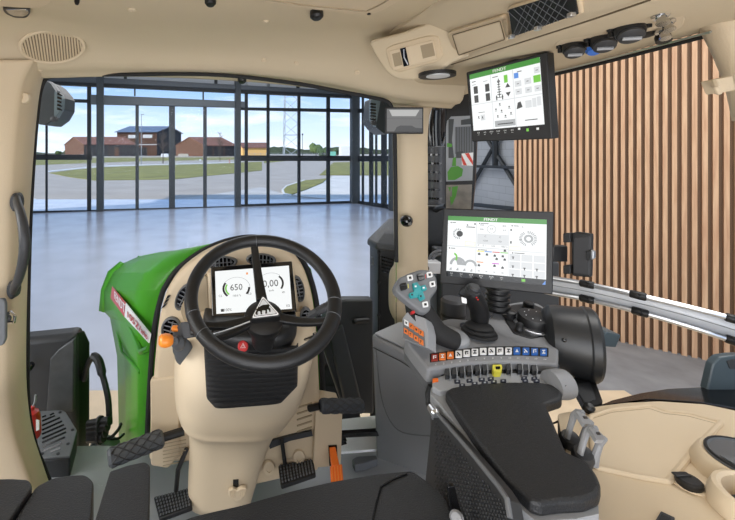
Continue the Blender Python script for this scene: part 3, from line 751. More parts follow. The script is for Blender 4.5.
for (x0, y0) in ((659, 11), (665, 18), (662, 27)):
    bm = NB(); q = on(SOF, x0, y0); lathe(bm, [(.009, -.002), (.009, .006), (.012, .007), (.012, .012), (.007, .013), (.007, .022), (.009, .023), (.009, .027), (0, .027)], q, (-.1, -.35, -.9), 8); obj('threaded_socket', bm, CHROME, e)
bm = NB(); q = on(SOF, 661, 30); lathe(bm, [(.010, .010), (.012, .014), (.012, .026), (0, .027)], q, (-.1, -.3, -.9), 16); obj('coupling_cap', bm, BLACK, e)
# reading lamp in the soffit
S2 = (V((.66, 1.3, 3.139)), V((0, 0, -1)))
e = thing('reading_lamp', 'small oval reading lamp set under the overhead console', 'lamp', on(S2, 437, 75))
bm = NB(); S2 = (V((.66, 1.3, 3.118)), V((0, 0, -1))); prism(bm, ell(S2, 437, 76.5, 19, 3.4, rot=.07), V((0, 0, .010))); obj('lamp_bezel', bm, BLACK, e)
bm = NB(); S3 = off(S2, .002); prism(bm, ell(S3, 438, 76.5, 12, 2.2, rot=.07), V((0, 0, .006))); obj('lamp_lens', bm, ALU, e)
# ------------------------------------------------------------------ pillar fittings
def cap_on(px, py, d, r, label):
    bm = NB(); q = P(px, py, d); lathe(bm, [(r, .01), (r, -.002), (r*.85, -.005), (r*.4, -.005), (r*.35, -.002), (0, -.002)], q, V((0, 1, 0)), 20); tag(obj('screw_cap', bm, BEIGE2), label, 'screw cap')
cap_on(24.3, 98, 1.345, .018, 'round beige screw cap high on the left pillar')
cap_on(409.5, 234.7, 1.582, .013, 'round beige screw cap below the black ball on the right pillar')
cap_on(403, 303, 1.59, .008, 'little dark-set cap low on the right pillar')
e = thing('ball_camera', 'black ball shaped camera on the right pillar', 'camera', P(407, 221, 1.57))
bm = NB(); lathe(bm, [(.02, .012), (.022, 0), (.018, -.006), (0, -.006)], P(407.5, 221, 1.572), V((0, 1, 0)), 20); obj('mount_ring', bm, BLACK, e)
bm = NB(); bmesh.ops.create_uvsphere(bm, u_segments=20, v_segments=12, radius=.023, matrix=Matrix.Translation(P(406.5, 221, 1.548))); obj('ball', bm, GLOSSBLACK, e)
bm = NB(); lathe(bm, [(.007, .016), (.007, .023), (0, .023)], P(406.5, 221, 1.548), V((.2, -1, -.3)), 12); obj('lens', bm, SILVER, e)
# grab handle
e = thing('grab_bar', 'curved dark grey grab handle on the left pillar', 'handle', P(16, 245, 1.30))
pts = cr([(17, 198, 1.325), (17.5, 203, 1.29), (21, 215, 1.24), (24, 232, 1.215), (24.5, 248, 1.21), (22.5, 264, 1.22), (18, 280, 1.25), (14.5, 287, 1.28), (13.5, 292, 1.325)], 5)
bm = NB(); tube(bm, [P(*p) for p in pts], [.011+.005*sin(pi*i/(len(pts)-1)) for i in range(len(pts))], 12); obj('grip', bm, DGREY, e)
for px, py in ((16.5, 202), (13.5, 289)):
    bm = NB(); lathe(bm, [(.019, .02), (.019, -.012), (.014, -.02), (0, -.02)], P(px, py, 1.335), V((0, 1, 0)), 16, sx=.8, sy=1.6, xdir=(1, 0, 0)); obj('mount', bm, DGREY, e)
e = thing('door_lock', 'grey door latch with chrome striker low on the left pillar', 'latch', P(2, 345, 1.24))
bm = NB(); pxprism(bm, ypl(1.235), [(-14, 300), (3, 299), (5, 304), (5, 340), (2, 346), (-14, 346)], .015, 2); obj('latch_body', bm, GREY2, e, bevel=.003)
bm = NB(); tube(bm, [P(4, 314, 1.28), P(11, 312, 1.24), P(15, 316, 1.24), P(14, 322, 1.25), P(5, 323, 1.28)], .005, 8); obj('striker', bm, CHROME, e)
bm = NB(); lathe(bm, [(.012, 0), (.014, .008), (0, .02)], P(8, 318, 1.27), V((0, -1, 0)), 12); obj('bolt', bm, DGREY, e)
# outside work lamps
def worklamp(outl, face, slots, d, label, dep=.14):
    e = thing('work_lamp', label, 'work lamp', P(outl[0][0], outl[0][1], d), 'outside work lamps')
    bm = NB(); pxprism(bm, ypl(d), outl, dep, 1); obj('lamp_body', bm, TEALG, e, bevel=.008, seg=2)
    bm = NB(); pxprism(bm, ypl(d-.015), face, .03, .6); obj('lens_frame', bm, mat('lens_frame', (92, 106, 110), .35), e, bevel=.004)
    bm = NB()
    for q in slots: pxprism(bm, ypl(d-.018), q, .01)
    obj('cooling_slots', bm, GLOSSBLACK, e, smooth=False)
    return e
w1 = worklamp([(45, 80), (51, 84), (58, 92), (61, 97), (60.5, 109), (55, 118.5), (46, 125), (39, 124.5), (35, 119), (38, 100)], [(54.5, 91), (61, 94.5), (62, 99), (61.2, 109), (56, 117.5), (54, 116)], [[(57.5, 92.5+3.7*i), (61.3, 94.4+3.7*i), (61.2, 96+3.7*i), (57, 94.6+3.7*i)] for i in range(5)], 1.66, 'black outside work lamp at the upper left of the windscreen')
bm = NB(); pxprism(bm, ypl(1.635), [(48.5, 80.5), (52, 83), (58, 91), (56, 92)], .03); obj('top_cover', bm, LGREY, w1, bevel=.002)
bm = NB(); lathe(bm, [(.012, 0), (.012, .02), (0, .024)], P(55.5, 119.5, 1.64), V((0, -1, 0)), 12); obj('pivot', bm, DGREY, w1)
w2 = worklamp([(374, 97.5), (386, 94.5), (393, 99), (395, 110), (395, 133), (385, 134), (377, 128), (372, 121)], [(371, 100), (381, 98), (376, 127), (371, 120)], [[(370.6, 103+3*i), (376, 103.6+3*i), (376, 105+3*i), (370.6, 104.6+3*i)] for i in range(6)], 1.76, 'black outside work lamp at the upper right of the windscreen')
bm = NB(); lathe(bm, [(.012, 0), (.012, .02), (0, .024)], P(372.5, 123, 1.74), V((0, -1, 0)), 12); obj('pivot', bm, DGREY, w2)
# small display at the top of right pillar
pl = plane3(P(385.4, 107.5, 1.50), P(423.2, 107.5, 1.46), P(385.4, 133.5, 1.50))
e = thing('mirror_screen', 'small black framed mirror screen at the top of the right pillar', 'mirror', P(404, 133, 1.49))
fz = Face(off(pl, .0), (385.4, 107.3), (423.4, 107.3), (423.2, 133.6), (385.4, 133.3))
bm = NB(); pxprism(bm, pl, [(385.2, 107.2), (423.4, 107.2), (423.4, 133.8), (385.2, 133.6)], .022, 1); obj('frame', bm, BLACK, e, bevel=.002)
bm = NB(); tube(bm, [P(410, 118, 1.50), P(412, 112, 1.6)], .012, 10); obj('mount_arm', bm, BLACK, e)
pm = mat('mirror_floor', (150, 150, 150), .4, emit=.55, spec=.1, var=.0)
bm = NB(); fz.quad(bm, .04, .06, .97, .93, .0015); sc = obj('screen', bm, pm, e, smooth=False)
bm = NB()  # floor picture and its reflections drawn as flat emissive patches
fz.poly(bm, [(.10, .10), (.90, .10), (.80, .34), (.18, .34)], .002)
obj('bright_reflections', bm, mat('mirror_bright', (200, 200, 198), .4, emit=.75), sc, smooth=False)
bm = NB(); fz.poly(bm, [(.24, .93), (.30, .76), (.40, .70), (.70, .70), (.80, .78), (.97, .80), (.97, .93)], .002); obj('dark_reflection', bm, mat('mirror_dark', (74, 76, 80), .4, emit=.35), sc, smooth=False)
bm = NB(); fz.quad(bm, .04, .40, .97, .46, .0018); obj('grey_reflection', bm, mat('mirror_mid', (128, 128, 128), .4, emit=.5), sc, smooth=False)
# ================================================================== GREEN HOOD
e = thing('tractor_hood', 'long green tractor hood with red and white side lettering', 'tractor hood', P(130, 420, 2.2))
A_ = [(x, y) for x, y in ARCH[2:]]
near = [(148, 445, 1.55), (150, 400, 1.55), (152, 364, 1.55), (155, 330, 1.55), (158, 308, 1.55), (163, 290, 1.55), (175, 272, 1.55), (192, 257, 1.55), (209, 247, 1.55), (230, 240, 1.55), (252, 237, 1.55), (277, 240, 1.55), (296, 251, 1.55), (311, 269, 1.55), (318, 300, 1.55), (322, 340, 1.55), (325, 400, 1.55)]
far = [(119, 462, 2.15), (118.5, 415, 2.4), (117, 356, 2.7), (110, 318, 2.85), (103.5, 311, 2.9), (102.5, 291, 2.95), (110.5, 273, 3.0), (121, 264, 3.0), (139, 256.3, 3.05), (150, 255, 3.05), (170, 253.5, 3.05), (195, 254, 3.05), (215, 258, 3.0), (230, 268, 3.0), (236, 300, 2.9), (240, 340, 2.7), (244, 400, 2.4)]
mids = []
for k in (.0, .33, .66, 1.0):
    r = []
    for a, b in zip(near, far):
        A1 = P(*a); B1 = P(*b); r.append(A1.lerp(B1, k))
    mids.append(r)
bm = NB(); loft(bm, mids)
# folded edge of the nose
r2 = [p+V((.10, .25, -.03)) for p in mids[-1]]
loft(bm, [mids[-1], r2])
hood = obj('hood_shell', bm, GREEN, e, solid=.012, solid_off=-1, ang=60)
for ed in hood.data.edges:
    a, b = ed.vertices
    if max(a, b) < 4*17 and a % 17 == b % 17 and a % 17 in (5, 6, 8, 3): ed.use_edge_sharp = True
# nose cowl flap on the far left
bm = NB(); loft(bm, [[P(122, 262.5, 2.96), P(110, 272, 2.96), P(103.2, 290, 2.94), P(101.3, 310.5, 2.94)], [P(128, 266, 2.9), P(117, 274, 2.9), P(110, 291, 2.88), P(107, 312, 2.88)]]); obj('nose_cowl', bm, GREEN, e, solid=.02)
# raised creases along the hood
bm = NB(); tube(bm, [P(122.5, 266, 2.98), P(140, 277, 2.2), P(163, 293.5, 1.56)], .008, 6); tube(bm, [P(138.5, 256.5, 3.04), P(150, 263, 2.35), P(165, 268, 1.95), P(180, 272, 1.6)], .008, 6); obj('hood_crease', bm, GREEN, e)
bm = NB(); tube(bm, [P(114, 317, 2.84), P(122, 352, 2.3), P(140, 372, 1.8)], .008, 6); tube(bm, [P(152, 336, 1.555), P(149, 348, 1.57), P(141, 352, 1.7), P(126, 318, 2.35)], .012, 6); obj('side_crease', bm, GREEN, e)
# side lettering band: bilinear on the side of the hood
def hoodpt(k, i, h=.02):
    i0 = int(i); f = i-i0
    a = P(*near[i0]).lerp(P(*near[min(i0+1, 16)]), f); b = P(*far[i0]).lerp(P(*far[min(i0+1, 16)]), f)
    return a.lerp(b, k)
HL = plane3(P(151, 335, 1.58), P(112, 288, 2.80), P(111, 300, 2.80))
HL = off(HL, .03)
bm = NB(); pxprism(bm, HL, [(112, 286.5), (125.5, 303), (124.5, 317), (110.5, 298)], .004); obj('red_stripe', bm, RED, e, smooth=False)
bm = NB(); pxprism(bm, HL, [(125.5, 303), (150.3, 334), (148.5, 343), (124.5, 317)], .004); obj('white_stripe', bm, WHITE, e, smooth=False)
def lettering(name, s, pa, pb, hpx, m, bold=.02, shear=0):
    bm = NB(); a = on(off(HL, .004), *pa); b = on(off(HL, .004), *pb); c = (a+b)/2
    ux = (b-a); n = max(1, len(s)); up = on(HL, (pa[0]+pb[0])/2, (pa[1]+pb[1])/2-hpx/2)-on(HL, (pa[0]+pb[0])/2, (pa[1]+pb[1])/2+hpx/2)
    vs, _ = txt_geo(s); wd = max(v.x for v in vs)-min(v.x for v in vs); ht = max(v.y for v in vs)-min(v.y for v in vs)
    put_text(bm, s, c, ux/wd, up/ht, bold=bold); return obj(name, bm, m, e, smooth=False)
lettering('brand_lettering', 'FENDT', (114.2, 295), (124.6, 309.5), 8.5, WHITE, .03)
lettering('model_number', '1052', (127, 314), (137.5, 326), 6.5, mat('red_text', (190, 60, 60), .5), .02)
lettering('model_name', 'Vario', (138.5, 327), (147.5, 337.5), 6, MATS['red_text'], .02)
# ================================================================== DASH
d = thing('dashboard', 'arched beige dashboard and steering column cover with round air vents', 'dashboard', P(240, 470, 1.38))
pts = AR[4:-3]
inn = []
for x, y in pts:
    dx, dy = x-238, y-345; L = math.hypot(dx, dy); inn.append((x-dx/L*3, y-dy/L*3))
bm = NB(); pxprism(bm, ypl(1.41), inn+[(325, 462), (148, 464)], .07); obj('dash_panel', bm, BEIGE, d, bevel=.02, seg=4)
# raised inner ring and the recess round the display
bm = NB(); pxprism(bm, ypl(1.385), rnd([(206, 273), (294, 268), (302, 330), (206, 335)], 6), .03); obj('display_surround', bm, BEIGE2, d, bevel=.012, seg=3)
bm = NB(); pxprism(bm, ypl(1.384), [(190, 285), (207, 275), (210, 322), (184, 322), (180, 310)], .03, 3); obj('inner_cowl', bm, SLOT, d, bevel=.01, seg=3)
# column cover
PR = [(316, 208, 303, 1.34), (330, 196, 312, 1.27), (350, 182, 316, 1.21), (372, 175.5, 314, 1.18), (398, 174, 309, 1.165), (418, 174.5, 303, 1.17), (428, 175.5, 298, 1.175), (436, 178, 291, 1.185), (441, 181, 286, 1.195), (442.5, 188.5, 277, 1.29), (456, 190, 269, 1.315), (472, 190, 263, 1.32), (494, 189, 256, 1.325), (514, 189, 250, 1.33)]
PR = cr(PR, 3)
rows = []
for py, l, r, df in PR:
    back = 1.42; row = []
    c = P((l+r)/2, py, (df+back)/2); hwx = (P(r, py, (df+back)/2)-P(l, py, (df+back)/2)).x/2; z = P(0, py, df).z
    for i in range(25):
        a = pi*i/24; ca, sa = cos(a), sin(a)
        row.append((c.x-hwx*math.copysign(abs(ca)**.55, ca), back-(back-df)*abs(sa)**.62, z))
    rows.append(row)
bm = NB(); loft(bm, rows); 
obj('column_cover', bm, BEIGE2, d, solid=.006, solid_off=-1, ang=38)
bm = NB(); tube(bm, [V(p)+V((0, -.001, 0)) for p in [r for r in rows[20]]][1:-1], .0025, 6); obj('cover_seam', bm, SLOT, d)
# lower left panel and louvre
bm = NB(); pxprism(bm, ypl(1.405), [(150, 380), (178, 376), (181, 455), (168, 469), (150.5, 466)], .03, 3); obj('side_panel', bm, BEIGE, d, bevel=.006)
bm = NB()
for i in range(7): tube(bm, [P(163, 444+3.6*i, 1.392), P(186, 439.5+3.6*i, 1.392)], .0016, 5)
obj('side_louvre', bm, SLOT, d)
# lower right panel with pedal slot, bulkhead
bm = NB(); pxprism(bm, ypl(1.39), [(316, 405), (342.5, 410), (341, 466), (313, 468)], .10, 1); obj('footwell_panel', bm, BEIGE, d, bevel=.004)
bm = NB(); pxprism(bm, ypl(1.412), [(256, 400), (318, 400), (318, 470), (254, 485)], .02); obj('bulkhead', bm, BEIGE, d, bevel=.004)
bm = NB()
for i in range(6): tube(bm, [P(297, 408+6*i, 1.409), P(312, 403+6*i, 1.409)], .003, 5)
obj('bulkhead_louvre', bm, SLOT, d)
bm = NB(); pxprism(bm, ypl(1.400), [(270, 449), (290, 441), (313, 436), (312, 431), (290, 436), (268, 442)], .01); obj('bulkhead_slot', bm, DGREY, d)
for x, y in ((269, 468), (299, 457)):
    bm = NB(); lathe(bm, [(.022, .004), (.020, -.004), (.010, -.006), (.010, -.002), (0, -.002)], P(x, y, 1.405), V((0, 1, 0)), 16, sy=1.2); obj('bulkhead_boss', bm, BEIGE2, d)
# air vents
def vent(px, py, rx, ry, rot=0, n=5, dd=1.41, slant=.35):
    c = P(px, py, dd); s = dd/F; R = radians(rot)
    def q(a, b, dy=0): 
        x = a*cos(R)-b*sin(R); y = a*sin(R)+b*cos(R); return V((c.x+x*s, c.y+dy, c.z-y*s))
    bm = NB(); rows = []
    for k, dy in ((1.0, .004), (1.0, -.012), (.88, -.016), (.80, -.010), (.78, .0)):
        rows.append([q(rx*k*cos(i/28*2*pi), ry*k*sin(i/28*2*pi), dy) for i in range(28)])
    loft(bm, rows, closed=True); v = obj('air_vent', bm, GREY2, d)
    bm = NB(); prism(bm, [q(rx*.8*cos(i/28*2*pi), ry*.8*sin(i/28*2*pi), -.003) for i in range(28)], V((0, .004, 0))); obj('vent_throat', bm, GLOSSBLACK, v)
    bm = NB()
    for i in range(n):
        u = (i+.5)/n*2-1; h = math.sqrt(1-u*u)*.76*min(rx, ry)
        if ry > rx: a0, a1, b = -h*rx/min(rx, ry), h*rx/min(rx, ry), u*ry*.72; prism(bm, [q(a0, b-.6, -.012), q(a1, b-.6, -.012), q(a1, b+.5, -.012), q(a0, b+.5, -.012)], V((0, .006, -.002)))
        else: a0, a1, b = -h, h, u*rx*.72; prism(bm, [q(b-.6, a0, -.012), q(b+.5, a0, -.012), q(b+.5, a1, -.012), q(b-.6, a1, -.012)], V((0, .006, 0)))
    tube(bm, [q(0, -ry*.7, -.012), q(0, ry*.7, -.012)] if ry > rx else [q(-rx*.7, 0, -.012), q(rx*.7, 0, -.012)], .002, 5)
    obj('vent_slats', bm, GREY2, v, smooth=False)
vent(184.5, 296, 7.5, 14.5, 28)
vent(171.5, 328, 10, 12, 15, 4)
vent(221.5, 262, 16, 6, -4, 6)
vent(261, 259, 15, 6, 3, 6)
vent(298, 288, 6, 13, -12)
vent(306.5, 319, 6.5, 12.5, -6, dd=1.33)
vent(199, 316, 4.5, 12, -25)
# small slot vent near the hood
bm = NB()
for i in range(3): pxprism(bm, ypl(1.402), [(161+i*2.2, 309-i*4.6), (164.4+i*2.2, 307-i*4.6), (167+i*1.8, 303.5-i*4.0), (163.4+i*2, 305-i*4.6)], .01)
obj('slot_vent', bm, GLOSSBLACK, d, smooth=False)
# bellows below the wheel
rows = []
N = 12
for i in range(N*2+1):
    t = i/(N*2); py = 343+t*58; b = 3.5 if i % 2 else 0
    l = 205+3*t+(7*max(0, t-.86)/.14)**1.0; r = 297-1*t-(14*max(0, t-.75)/.25)
    df = 1.125-(.008 if i % 2 else 0); back = 1.20; row = []
    for k in range(17):
        a = pi*k/16; ca, sa = cos(a), sin(a)
        xx = (l+r)/2-(r-l)/2*math.copysign(abs(ca)**.35, ca)
        q = P(xx, py+4*(1-t*0)*(sa**.5)-8*t*(xx-250)/50*.5, back-(back-df)*abs(sa)**.3); row.append(q)
    rows.append(row)
bm = NB(); loft(bm, rows); bl = obj('column_bellows', bm, RUBBER, d, solid=.004, solid_off=-1, ang=20)
# black shroud below the hub
PR = cr([(321, 212, 292, 1.19), (327, 203, 298, 1.14), (336, 200, 300, 1.11), (347, 203, 300, 1.11), (358, 210, 292, 1.14)], 3)
rows = []
for py, l, r, df in PR:
    back = 1.28; c = P((l+r)/2, py, df+.04); hwx = (P(r, py, df+.04)-P(l, py, df+.04)).x/2; z = P(0, py, df).z; row = []
    for i in range(25):
        a = pi*i/24; ca, sa = cos(a), sin(a); row.append((c.x-hwx*math.copysign(abs(ca)**.6, ca), back-(back-df)*abs(sa)**.6, z))
    rows.append(row)
bm = NB(); loft(bm, rows, caps=False)
bm.faces.new([bm.verts.new(V(p)) for p in rows[0]])
obj('column_shroud', bm, BLACK, d, ang=60)
# hazard switch
q = P(243, 346.5, 1.105); hz = thing('hazard_switch', 'round red hazard warning switch below the steering wheel hub', 'switch', q)
ax = V((0, -.85, .5))
bm = NB(); lathe(bm, [(.0185, -.03), (.0185, .0), (.0165, .003), (0, .003)], q, ax, 24); obj('switch_body', bm, BLACK, hz)
bm = NB(); lathe(bm, [(.0145, .002), (.0145, .006), (.012, .0085), (0, .0085)], q, ax, 24); obj('red_button', bm, mat('hazard_red', (170, 35, 38), .35, coat=.4), hz)
x, y, z = frame_of(ax); z = z.normalized()
bm = NB(); c = q+z*.0093; u = V((1, 0, 0)); v = z.cross(u)
if v.z < 0: v = -v
for k, rr in enumerate((.008, .0045)):
    p3 = [c+(u*cos(a)+v*sin(a))*rr for a in (pi/2, pi/2+2*pi/3, pi/2+4*pi/3)]
    tube(bm, p3, .0007, 5, closed=True)
obj('warning_triangle', bm, WHITE, hz)
bm = NB(); q = P(221, 349, 1.10); lathe(bm, [(.008, -.01), (.008, 0), (.005, .008), (0, .009)], q, (0, -.7, .6), 14); tag(obj('ignition_knob', bm, LGREY), 'small pale grey knob left of the red hazard switch', 'knob')
# ================================================================== INSTRUMENT DISPLAY
DP = plane3(P(210.7, 267, 1.30), P(292, 261, 1.32), P(212.3, 320.5, 1.22))
e = thing('instrument_display', 'wide digital instrument display seen through the steering wheel', 'display', on(DP, 254, 318))
bm = NB(); pxprism(bm, DP, [(210.7, 267), (292, 261), (296.8, 311.5), (212.3, 321)], .022, 1.2); obj('bezel', bm, GLOSSBLACK, e, bevel=.0025)
S = Face(DP, (215, 271.4), (288.8, 265.6), (292, 308.8), (216.4, 314))
bm = NB(); S.quad(bm, 0, 0, 1, 1, .001); sc = obj('screen', bm, SW, e, smooth=False)
asp = 54/76; SBK = mat('screen_black', (30, 32, 34), .3, emit=.05)
for u, v, a0, a1, r0 in ((.275, .44, 145, 225, .185), (.275, .44, -40, 0, .185), (.74, .40, -35, 45, .175)):
    bm = NB(); S.arc(bm, u, v, r0, r0/asp, a0, a1, .15, .0015); obj('gauge_arc', bm, SBK, sc, smooth=False)
bm = NB(); S.arc(bm, .275, .44, .15, .15/asp, 150, 225, .14, .0018); obj('green_arc', bm, SLG, sc, smooth=False)
bm = NB()
for u, v, a0, a1 in ((.275, .44, 0, 150), (.74, .40, 45, 180)): S.arc(bm, u, v, .185, .185/asp, a0, a1, .03, .0013, n=20)
obj('thin_arcs', bm, SM, sc, smooth=False)
bm = NB(); S.text(bm, '650', .275, .43, .21, .002); obj('engine_readout', bm, SD, sc, smooth=False)
bm = NB(); S.text(bm, '0,00', .735, .40, .23, .002); obj('speed_readout', bm, SD, sc, smooth=False)
bm = NB(); S.text(bm, '100,0 %', .275, .62, .065, .002); S.text(bm, 'km/h', .74, .56, .06, .002); S.text(bm, '100%', .15, .93, .09, .002); S.text(bm, '12,3  000h', .62, .93, .08, .002)
S.text(bm, 'C2', .06, .60, .07, .002); S.text(bm, 'C3', .45, .60, .07, .002); S.text(bm, '40', .90, .62, .07, .002); S.text(bm, '0%', .95, .93, .08, .002); S.quad(bm, .06, .90, .10, .96, .002)
obj('small_readouts', bm, SD, sc, smooth=False)
bm = NB(); S.quad(bm, .415, .09, .44, .14, .002); obj('orange_mark', bm, SO, sc, smooth=False)
# ================================================================== STEERING WHEEL
th = radians(56.5); C = V((.046, 1.05, 2.530)); wu = V((1, 0, 0)); wv = V((0, sin(th), cos(th))); wn_ = V((0, -cos(th), sin(th)))
WPL = (C, wn_)
e = thing('steering_wheel', 'large black three spoke steering wheel with triangular badge', 'steering wheel', C)
R0 = .1865
rad = [.0178 if not (k % 16 in (0,)) else .0178 for k in range(96)]
bm = NB(); tube(bm, [C+(wu*cos(a)+wv*sin(a))*R0 for a in [i/96*2*pi for i in range(96)]], rad, 16, closed=True, flat=1.0); obj('rim', bm, WHEELM, e)
for a in (94, 200, 218, 338, 352):
    bm = NB(); a = radians(a); c = C+(wu*cos(a)+wv*sin(a))*R0; tdir = (wv*cos(a)-wu*sin(a)); x, y, z = frame_of(tdir)
    tube(bm, [c+(x*cos(k/20*2*pi)+y*sin(k/20*2*pi))*.0181 for k in range(20)], .0007, 4, closed=True); obj('rim_seam', bm, GREY2, e)
hp = off(WPL, -.035)
def spoke(pa, pb, w0, w1, name='spoke', h0=-.004, h1=-.035, dx=None):
    a = on(off(WPL, h0), *pa); b = on(off(WPL, h1), *pb); t = (b-a).normalized(); s = t.cross(wn_).normalized()
    bm = NB(); rows = []
    for k in range(9):
        u = k/8; c = a.lerp(b, u)+wn_*(-.012*sin(pi*u)); w = w0+(w1-w0)*u**1.5
        rows.append([c-s*w-wn_*.006, c-s*w*.85+wn_*.004, c+wn_*.007, c+s*w*.85+wn_*.004, c+s*w-wn_*.006, c-wn_*.010])
    loft(bm, rows, closed=True, caps=True); return obj(name, bm, BLACK, e, bevel=.0015, ang=50)
spoke((254, 242), (262, 300), .011, .016)
spoke((198, 324.5), (251, 320), .010, .015)
spoke((211, 339), (252, 321), .008, .013)
spoke((331, 320.5), (277, 317), .010, .015)
bm = NB(); tube(bm, [on(off(WPL, .0), 213, 334.5), on(off(WPL, -.020), 232, 328.5), on(off(WPL, -.020), 250, 321.5)], .0018, 6); obj('spoke_trim', bm, SILVER, e)
hc = on(off(WPL, -.04), 264, 318)
bm = NB(); lathe(bm, [(.030, -.11), (.034, -.06), (.046, -.03), (.052, -.005), (.050, .004), (.036, .012), (0, .014)], hc, wn_, 28); obj('hub', bm, BLACK, e)
BP = off(WPL, -.008)
tri = rnd([(262.8, 293.8), (250.0, 319.3), (281.8, 315.4)], 3.2)
bm = NB(); pxprism(bm, BP, tri, .02); bd = obj('badge', bm, BLACK, e, bevel=.002)
tri2 = rnd([(262.8, 296.0), (251.8, 318.0), (279.6, 314.6)], 2.6)
bm = NB(); pxprism(bm, off(BP, .0012), tri2, .002); obj('badge_rim', bm, WHITE, bd, smooth=False)
tri2b = rnd([(262.9, 297.6), (253.3, 316.8), (277.6, 313.8)], 2.3)
bm = NB(); pxprism(bm, off(BP, .0014), tri2b, .0005); obj('badge_line', bm, BLACK, bd, smooth=False)
tri3 = rnd([(263.0, 298.4), (254.0, 316.2), (276.8, 313.3)], 2.0)
bm = NB(); pxprism(bm, off(BP, .0018), tri3, .001); obj('badge_face', bm, mat('badge_silver', (205, 207, 208), .4), bd, smooth=False)
bull = [(255.6, 313.2), (256.6, 310.6), (255.9, 309.4), (257.5, 308.5), (258.6, 306.8), (259.5, 307.2), (260.6, 305.9), (263, 304.9), (265.5, 304.7), (268, 304.2), (269.5, 305.2), (268.9, 307.6), (270.3, 308.5), (270.6, 311.6), (269.2, 311.8), (268.9, 309.8), (267.2, 309.2), (267.0, 313.4), (265.2, 313.6), (265.4, 310.4), (262.4, 310.2), (261.7, 312.4), (262.4, 314.2), (260.6, 314.3), (260.3, 311.3), (258.5, 311.0), (257.6, 312.4), (257.8, 314.6), (256.2, 314.8)]
bm = NB(); pxprism(bm, off(BP, .0024), bull, .0006); obj('bull_emblem', bm, GLOSSBLACK, bd, smooth=False)
# ================================================================== COLUMN LEVERS
e = thing('reverser_lever', 'orange knobbed lever with black rubber bellows left of the column', 'lever', P(178, 345, 1.33))
bm = NB(); rows = []
def egg(c, rx, ry, yy, n=24, rot=.5):
    s = yy/F; o = P(c[0], c[1], yy)
    return [V((o.x+(rx*cos(a)*cos(rot)-ry*sin(a)*sin(rot))*s, yy, o.z-(rx*cos(a)*sin(rot)+ry*sin(a)*cos(rot))*s)) for a in [i/n*2*pi for i in range(n)]]
for c, rx, ry, yy in (((185.5, 356), 9, 15.5, 1.40), ((185.5, 356.5), 9.5, 16, 1.275), ((185.5, 356.5), 9.5, 16, 1.265), ((183.5, 352), 7, 11, 1.255), ((183.5, 352), 9.2, 13.5, 1.24), ((183.5, 352), 9.2, 13.5, 1.23), ((181, 348), 6.5, 9, 1.22), ((181, 347.5), 8.6, 11, 1.205), ((181, 347.5), 8.6, 11, 1.195), ((178.5, 344), 5.5, 6.5, 1.185), ((178.5, 343.5), 7, 8, 1.17), ((178, 343), 6.5, 7.5, 1.16), ((176, 341.5), 3.5, 4.5, 1.15), ((175.5, 341), 3, 3.5, 1.14)):
    rows.append(egg(c, rx, ry, yy, rot=.15))
loft(bm, rows, closed=True, caps=True); obj('bellows', bm, mat('bellows_grey', (78, 80, 82), .5), e, ang=30)
bm = NB(); tube(bm, [P(176, 341, 1.15), P(172, 341, 1.14), P(167, 341, 1.12)], .007, 10); obj('stem', bm, GREY2, e)
bm = NB(); q = P(165.5, 340.5, 1.11); lathe(bm, [(0, -.021), (.012, -.020), (.018, -.012), (.0205, 0), (.018, .012), (.011, .018), (0, .019)], q, V((-1, -.35, .12)), 20, sx=1.0, sy=.92); obj('knob', bm, ORANGE, e)
e = thing('column_stalk', 'dark grey control stalk with small orange cap left of the wheel', 'stalk', P(180, 330, 1.2))
bm = NB(); rows = [[P(x, y, yy) for x, y in q] for q, yy in (([(172, 336), (173, 331), (180, 329), (182, 334), (178, 338)], 1.20), ([(182, 337), (181, 322), (190, 321), (192, 336), (187, 339)], 1.17), ([(200, 334), (199, 323), (206, 324), (207, 334), (203, 336)], 1.18))]
loft(bm, rows, closed=True, caps=True); obj('stalk_body', bm, DGREY, e, bevel=.004)
bm = NB(); q = P(175.5, 328.5, 1.19); lathe(bm, [(0, -.014), (.009, -.013), (.012, -.002), (.011, .009), (0, .013)], q, V((-1, -.1, .1)), 16, sy=.75); obj('orange_cap', bm, ORANGE, e)
bm = NB(); tube(bm, [P(192, 332, 1.17), P(203, 331, 1.16), P(214, 330, 1.14)], .012, 8, flat=.7); obj('stalk_arm', bm, BLACK, e)
e = thing('multifunction_stalk', 'dark grey ribbed stalk behind the right side of the wheel', 'stalk', P(318, 314, 1.25))
bm = NB(); tube(bm, [P(300, 322, 1.25), P(308, 318, 1.23), P(313, 314, 1.21), P(324, 308, 1.2), P(333, 302, 1.2)], [.008, .010, .014, .016, .010], 8, flat=.8); obj('stalk_body', bm, DGREY, e)
bm = NB()
for i in range(5): q = P(316+3*i, 312.5-1.8*i, 1.195); tube(bm, [q+V((-.004, 0, .012)), q+V((.004, -.004, -.008))], .0015, 5)
obj('grip_ribs', bm, BLACK, e)
e = thing('tilt_lever', 'small chrome lever on the right flank of the steering column', 'lever', P(310, 338, 1.22))
bm = NB(); tube(bm, [P(305.5, 339.5, 1.22), P(312, 337, 1.2), P(318, 336, 1.19)], .008, 8, flat=.6); obj('lever_arm', bm, CHROME, e)
bm = NB(); tube(bm, [P(314, 333, 1.2), P(317, 338, 1.19)], .006, 8); obj('lever_tip', bm, CHROME, e)
